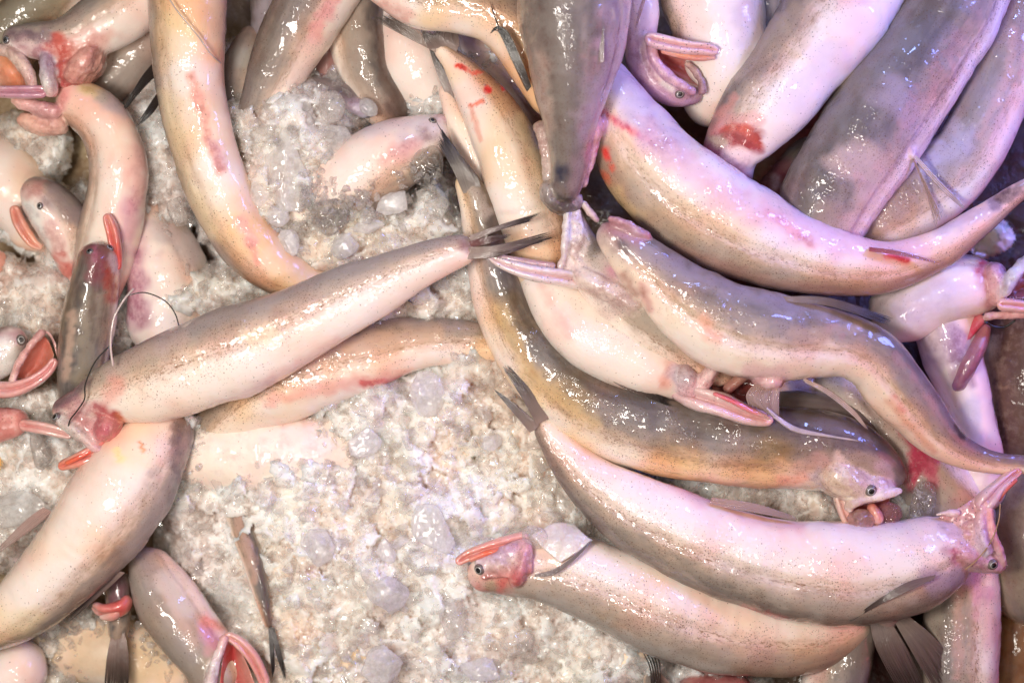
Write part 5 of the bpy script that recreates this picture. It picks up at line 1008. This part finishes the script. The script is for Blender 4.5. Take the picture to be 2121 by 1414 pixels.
# ---- chips: irregular broken polyhedra with slightly melted edges
def chip_proto(seed, npt=13, bev=.10, stretch=(1, 1, 1)):
    r = np.random.default_rng(seed); bm = bmesh.new()
    p = r.normal(size=(npt, 3)); p /= np.linalg.norm(p, axis=1)[:, None]; p *= r.uniform(.7, 1.05, (npt, 1)); p *= r.uniform(.5, 1.1, 3) * np.array(stretch)
    for q in p: bm.verts.new(q)
    res = bmesh.ops.convex_hull(bm, input=bm.verts)
    bmesh.ops.delete(bm, geom=[v for v in bm.verts if not v.link_faces], context='VERTS')
    if bev > 0:
        bmesh.ops.bevel(bm, geom=bm.edges[:] + bm.verts[:], offset=bev, segments=2, affect='EDGES', profile=.6, clamp_overlap=True)
    bmesh.ops.triangulate(bm, faces=bm.faces)
    bm.verts.ensure_lookup_table(); bm.verts.index_update()
    V = np.array([v.co[:] for v in bm.verts]); T = np.array([[v.index for v in f.verts] for f in bm.faces]); bm.free()
    return V, T
PR = [chip_proto(100 + i, random.choice((8, 10, 13)), .07) for i in range(22)]
def rotm(a, b, c):
    ca, sa, cb, sb, cc, sc = math.cos(a), math.sin(a), math.cos(b), math.sin(b), math.cos(c), math.sin(c)
    return np.array([[ca, -sa, 0], [sa, ca, 0], [0, 0, 1]]) @ np.array([[cb, 0, sb], [0, 1, 0], [-sb, 0, cb]]) @ np.array([[1, 0, 0], [0, cc, -sc], [0, sc, cc]])
cand = 42000
cx_ = rng.uniform(-30, 2150, cand); cy_ = rng.uniform(-20, 1440, cand)
hb = ice_height(cx_, cy_); dh, a1, a2, sm_ = fields(cx_, cy_)
ok = (hb > -190)
sz = np.where(rng.uniform(size=cand) < .26, rng.uniform(10, 25, cand), 3 + 8 * rng.uniform(size=cand) ** 1.6)
Vs, Ts, Cs = [], [], []; off = 0; count = 0
for k in np.where(ok)[0][:9500]:
    v, t = PR[rng.integers(len(PR))]
    m = rotm(*rng.uniform(0, 6.28, 3)); s_ = sz[k]
    q = v @ m.T * s_ * S
    c = W([(cx_[k], cy_[k], hb[k] + dh[k] + s_ * rng.uniform(-.25, .5))])[0]
    Vs.append(q + c); Ts.append(t + off); off += len(v); Cs.append(np.full(len(v), rng.uniform(0, 1) ** 1.2)); count += 1
# broad glassy shards, and a thin wet layer of grains over the two half-buried bodies
SH = [chip_proto(300 + i, 11, .06, (1.25, 1.0, .45)) for i in range(10)]
for k in np.where(ok)[0][14000:15100]:
    v, t = SH[rng.integers(10)]; s_ = rng.uniform(13, 36)
    q = v @ rotm(rng.uniform(0, 6.28), rng.uniform(-.9, .9), rng.uniform(-.9, .9)).T * s_ * S
    Vs.append(q + W([(cx_[k], cy_[k], hb[k] + dh[k] - s_ * .1)])[0]); Ts.append(t + off); off += len(v); Cs.append(np.full(len(v), rng.uniform(0, 1)))
for ex, ey, ez, er, n_, lx in ((540, 932, -86, 84, 1300, 200), (700, 400, 0, 80, 320, 80), (1040, 945, -86, 44, 160, 90), (860, 360, 14, 55, 60, 50), (230, 1350, -200, 90, 420, 190)):
    for _ in range(n_):
        ox_, oy_ = rng.uniform(-lx, lx), rng.uniform(-.95, .95) * er
        s_ = rng.uniform(4, 16); v, t = PR[rng.integers(len(PR))]
        zt = ez + er * .86 * math.sqrt(max(0, 1 - (oy_ / er) ** 2)) + s_ * rng.uniform(0, .5)
        Vs.append(v @ rotm(*rng.uniform(0, 6.28, 3)).T * s_ * S + W([(ex + ox_, ey + oy_, zt)])[0]); Ts.append(t + off); off += len(v); Cs.append(np.full(len(v), rng.uniform(.2, 1)))
chips = new_obj('ice_grains', mesh_np('ice_grains', np.vstack(Vs), None, M_ICE, {'cell': ('FLOAT', np.concatenate(Cs))}, smooth=False, tris=np.vstack(Ts)))
chips['kind'] = 'stuff'; chips['label'] = 'loose small chips of ice scattered over the ice bed'

# ---- the larger chunks one can point at
def chunk(label, x, y, rx, ry, rot, mat, z=None, seed=0, milk=.6, round_=False, hz=.6, up=0.0, group='large chunks of ice'):
    bm = bmesh.new(); r = np.random.default_rng(seed + 500)
    bmesh.ops.create_icosphere(bm, subdivisions=5, radius=1.0)
    P = np.array([v.co[:] for v in bm.verts])
    if not round_:
        nn = r.normal(size=(13, 3)); nn /= np.linalg.norm(nn, axis=1)[:, None]; dd = r.uniform(.58, .9, 13)
        den = P @ nn.T; lim = np.where(den > .05, dd[None, :] / np.maximum(den, .05), 9).min(1)
        P = P * np.minimum(1.0, lim)[:, None]
        P = P * (1 + .07 * fbm(P * 2.2 + seed, 2, seed)[:, None] + .012 * noise(P * 12, seed)[:, None])
    else:
        P = P * (1 + .10 * fbm(P * 1.6 + seed, 2, seed)[:, None])
    P = P * np.array([rx, ry, min(rx, ry) * hz]); a = math.radians(rot)
    P = np.stack([P[:, 0] * math.cos(a) - P[:, 1] * math.sin(a), P[:, 0] * math.sin(a) + P[:, 1] * math.cos(a), P[:, 2]], 1) * S
    for v, p in zip(bm.verts, P): v.co = p
    me = bpy.data.meshes.new('ice_chunk'); bm.to_mesh(me); bm.free(); me.materials.append(mat)
    me.polygons.foreach_set('use_smooth', np.ones(len(me.polygons), bool))
    at = me.attributes.new('cell', 'FLOAT', 'POINT'); at.data.foreach_set('value', np.full(len(me.vertices), milk, np.float32))
    if z is None:
        z = float(ice_height(np.array([x * 1.0]), np.array([y * 1.0]))[0]) + min(rx, ry) * .35 + up
    o = new_obj('ice_chunk', me); o.location = W([(x, y, z)])[0]
    o['label'] = label; o['category'] = 'ice chunk'; o['group'] = group
    return o
chunk('round clear ice ball touching the silver tail fin', 881, 341, 37, 45, 0, M_ICEC, 45, 1, .2, True, .8)
chunk('frosty white nugget lower right of the pale snout in the small mound', 818, 420, 40, 24, 25, M_ICEM, 60, 2, .9)
chunk('long milky vertical slab on the small ice mound', 592, 350, 44, 92, 8, M_ICEM, 62, 3, .65, False, .45)
chunk('milky slab at the top of the small ice mound', 610, 235, 48, 40, 20, M_ICEM, 50, 4, .6, False, .5)
chunk('pinkish round-topped lump at the top right of the small mound', 688, 222, 27, 34, 0, M_ICE, 45, 5, .7, True, .7)
chunk('glassy striped block in the middle of the small mound', 682, 448, 44, 40, -30, M_ICEC, 62, 6, .5, False, .6)
chunk('milky blocky lump between the slab and the pale fish', 700, 305, 40, 52, 10, M_ICEM, 42, 7, .5, False, .5)
chunk('wedge-shaped frosted chip left of the milky slab', 548, 390, 28, 44, -20, M_ICEM, 58, 8, .8)
chunk('small bluish rectangular chip under the frosty nugget', 763, 470, 32, 17, 12, M_ICEM, 52, 9, .6, False, .7)
chunk('smooth pale block resting on the back of the front fish', 712, 510, 32, 26, 10, M_ICEM, 50, 10, .6)
chunk('frosted chip below the glassy striped block', 598, 500, 22, 34, 15, M_ICEM, 46, 11, .7)
chunk('cloudy cube beside the silver tail fin base', 905, 430, 28, 26, 10, M_ICE, 44, 12, .6)
chunk('cloudy angular chip at the foot of the long milky slab', 575, 448, 24, 22, 0, M_ICEM, 60, 13, .7)
chunk('tall milky slab at the top of the large ice field', 884, 815, 36, 52, 12, M_ICEM, 42, 14, .45, False, .5)
chunk('small rounded chip right of the tall milky slab', 1018, 915, 24, 20, 10, M_ICEM, 30, 15, .6)
chunk('large faceted milky boulder left of the orange-jawed head', 805, 1232, 48, 50, 25, M_ICEM, 46, 16, .5, False, .7)
chunk('wide frosted plate above the faceted boulder', 900, 1100, 44, 62, 20, M_ICEM, 44, 17, .55, False, .45)
chunk('pale pointed chip left of the frosted plate', 800, 1140, 22, 28, 10, M_ICEM, 42, 18, .6)
chunk('cracked grey chip lower right of the faceted boulder', 938, 1280, 36, 44, -15, M_ICE, 30, 19, .8, False, .6)
chunk('pale rounded boulder at the bottom edge of the ice field', 790, 1375, 46, 42, 20, M_ICEM, 20, 20, .45, False, .6)
chunk('bluish milky lump right of the dark forked tail tip', 660, 1130, 34, 42, 0, M_ICEM, 30, 21, .45, False, .5)
chunk('cloudy chunk pressed against the white flap of the orange-jawed fish', 1108, 1112, 30, 22, -30, M_ICE, 75, 22, .6, True, .7)
chunk('clear dripping chip under the jaw of the front fish', 85, 935, 26, 42, 20, M_ICEC, 10, 23, .5, False, .7)
chunk('wide cloudy chunk at the left edge below the front head', 50, 1055, 70, 44, 10, M_ICEM, -12, 24, .4, False, .5)
chunk('milky chunk in the middle of the large ice field', 750, 920, 44, 32, 40, M_ICEM, 30, 25, .5, False, .5)
chunk('thick clear curl of ice beside the fanged head', 1912, 1040, 26, 44, -10, M_ICEC, 60, 26, .1, True, .5, group='large chunks of ice')
chunk('brownish lump of ice held in the fanged mouth', 1782, 1078, 28, 24, 0, ice_mat('stained_ice', .9, .2, (.62, .38, .32)), 92, 27, .6)
chunk('glassy red-tinted rubble just below the fanged jaw', 1835, 1068, 34, 26, 20, ice_mat('red_stained_ice', .6, .3, (.60, .26, .24)), 70, 28, .5)
chunk('flat clear chip along the left flank of the long cream belly', 368, 440, 22, 40, 10, M_ICEC, -40, 29, .4)
chunk('cloudy chip at the lower right of the large ice field', 1070, 1330, 40, 30, 30, M_ICE, 10, 30, .6, False, .6)
chunk('cloudy chunk near the bottom edge right of the pale rounded boulder', 1000, 1385, 48, 30, -20, M_ICEM, 5, 31, .45, False, .6)
chunk('small white frosted lump beside the dark upright snout near the top', 762, 222, 22, 17, -40, M_ICEM, -5, 32, .4, True, .7)
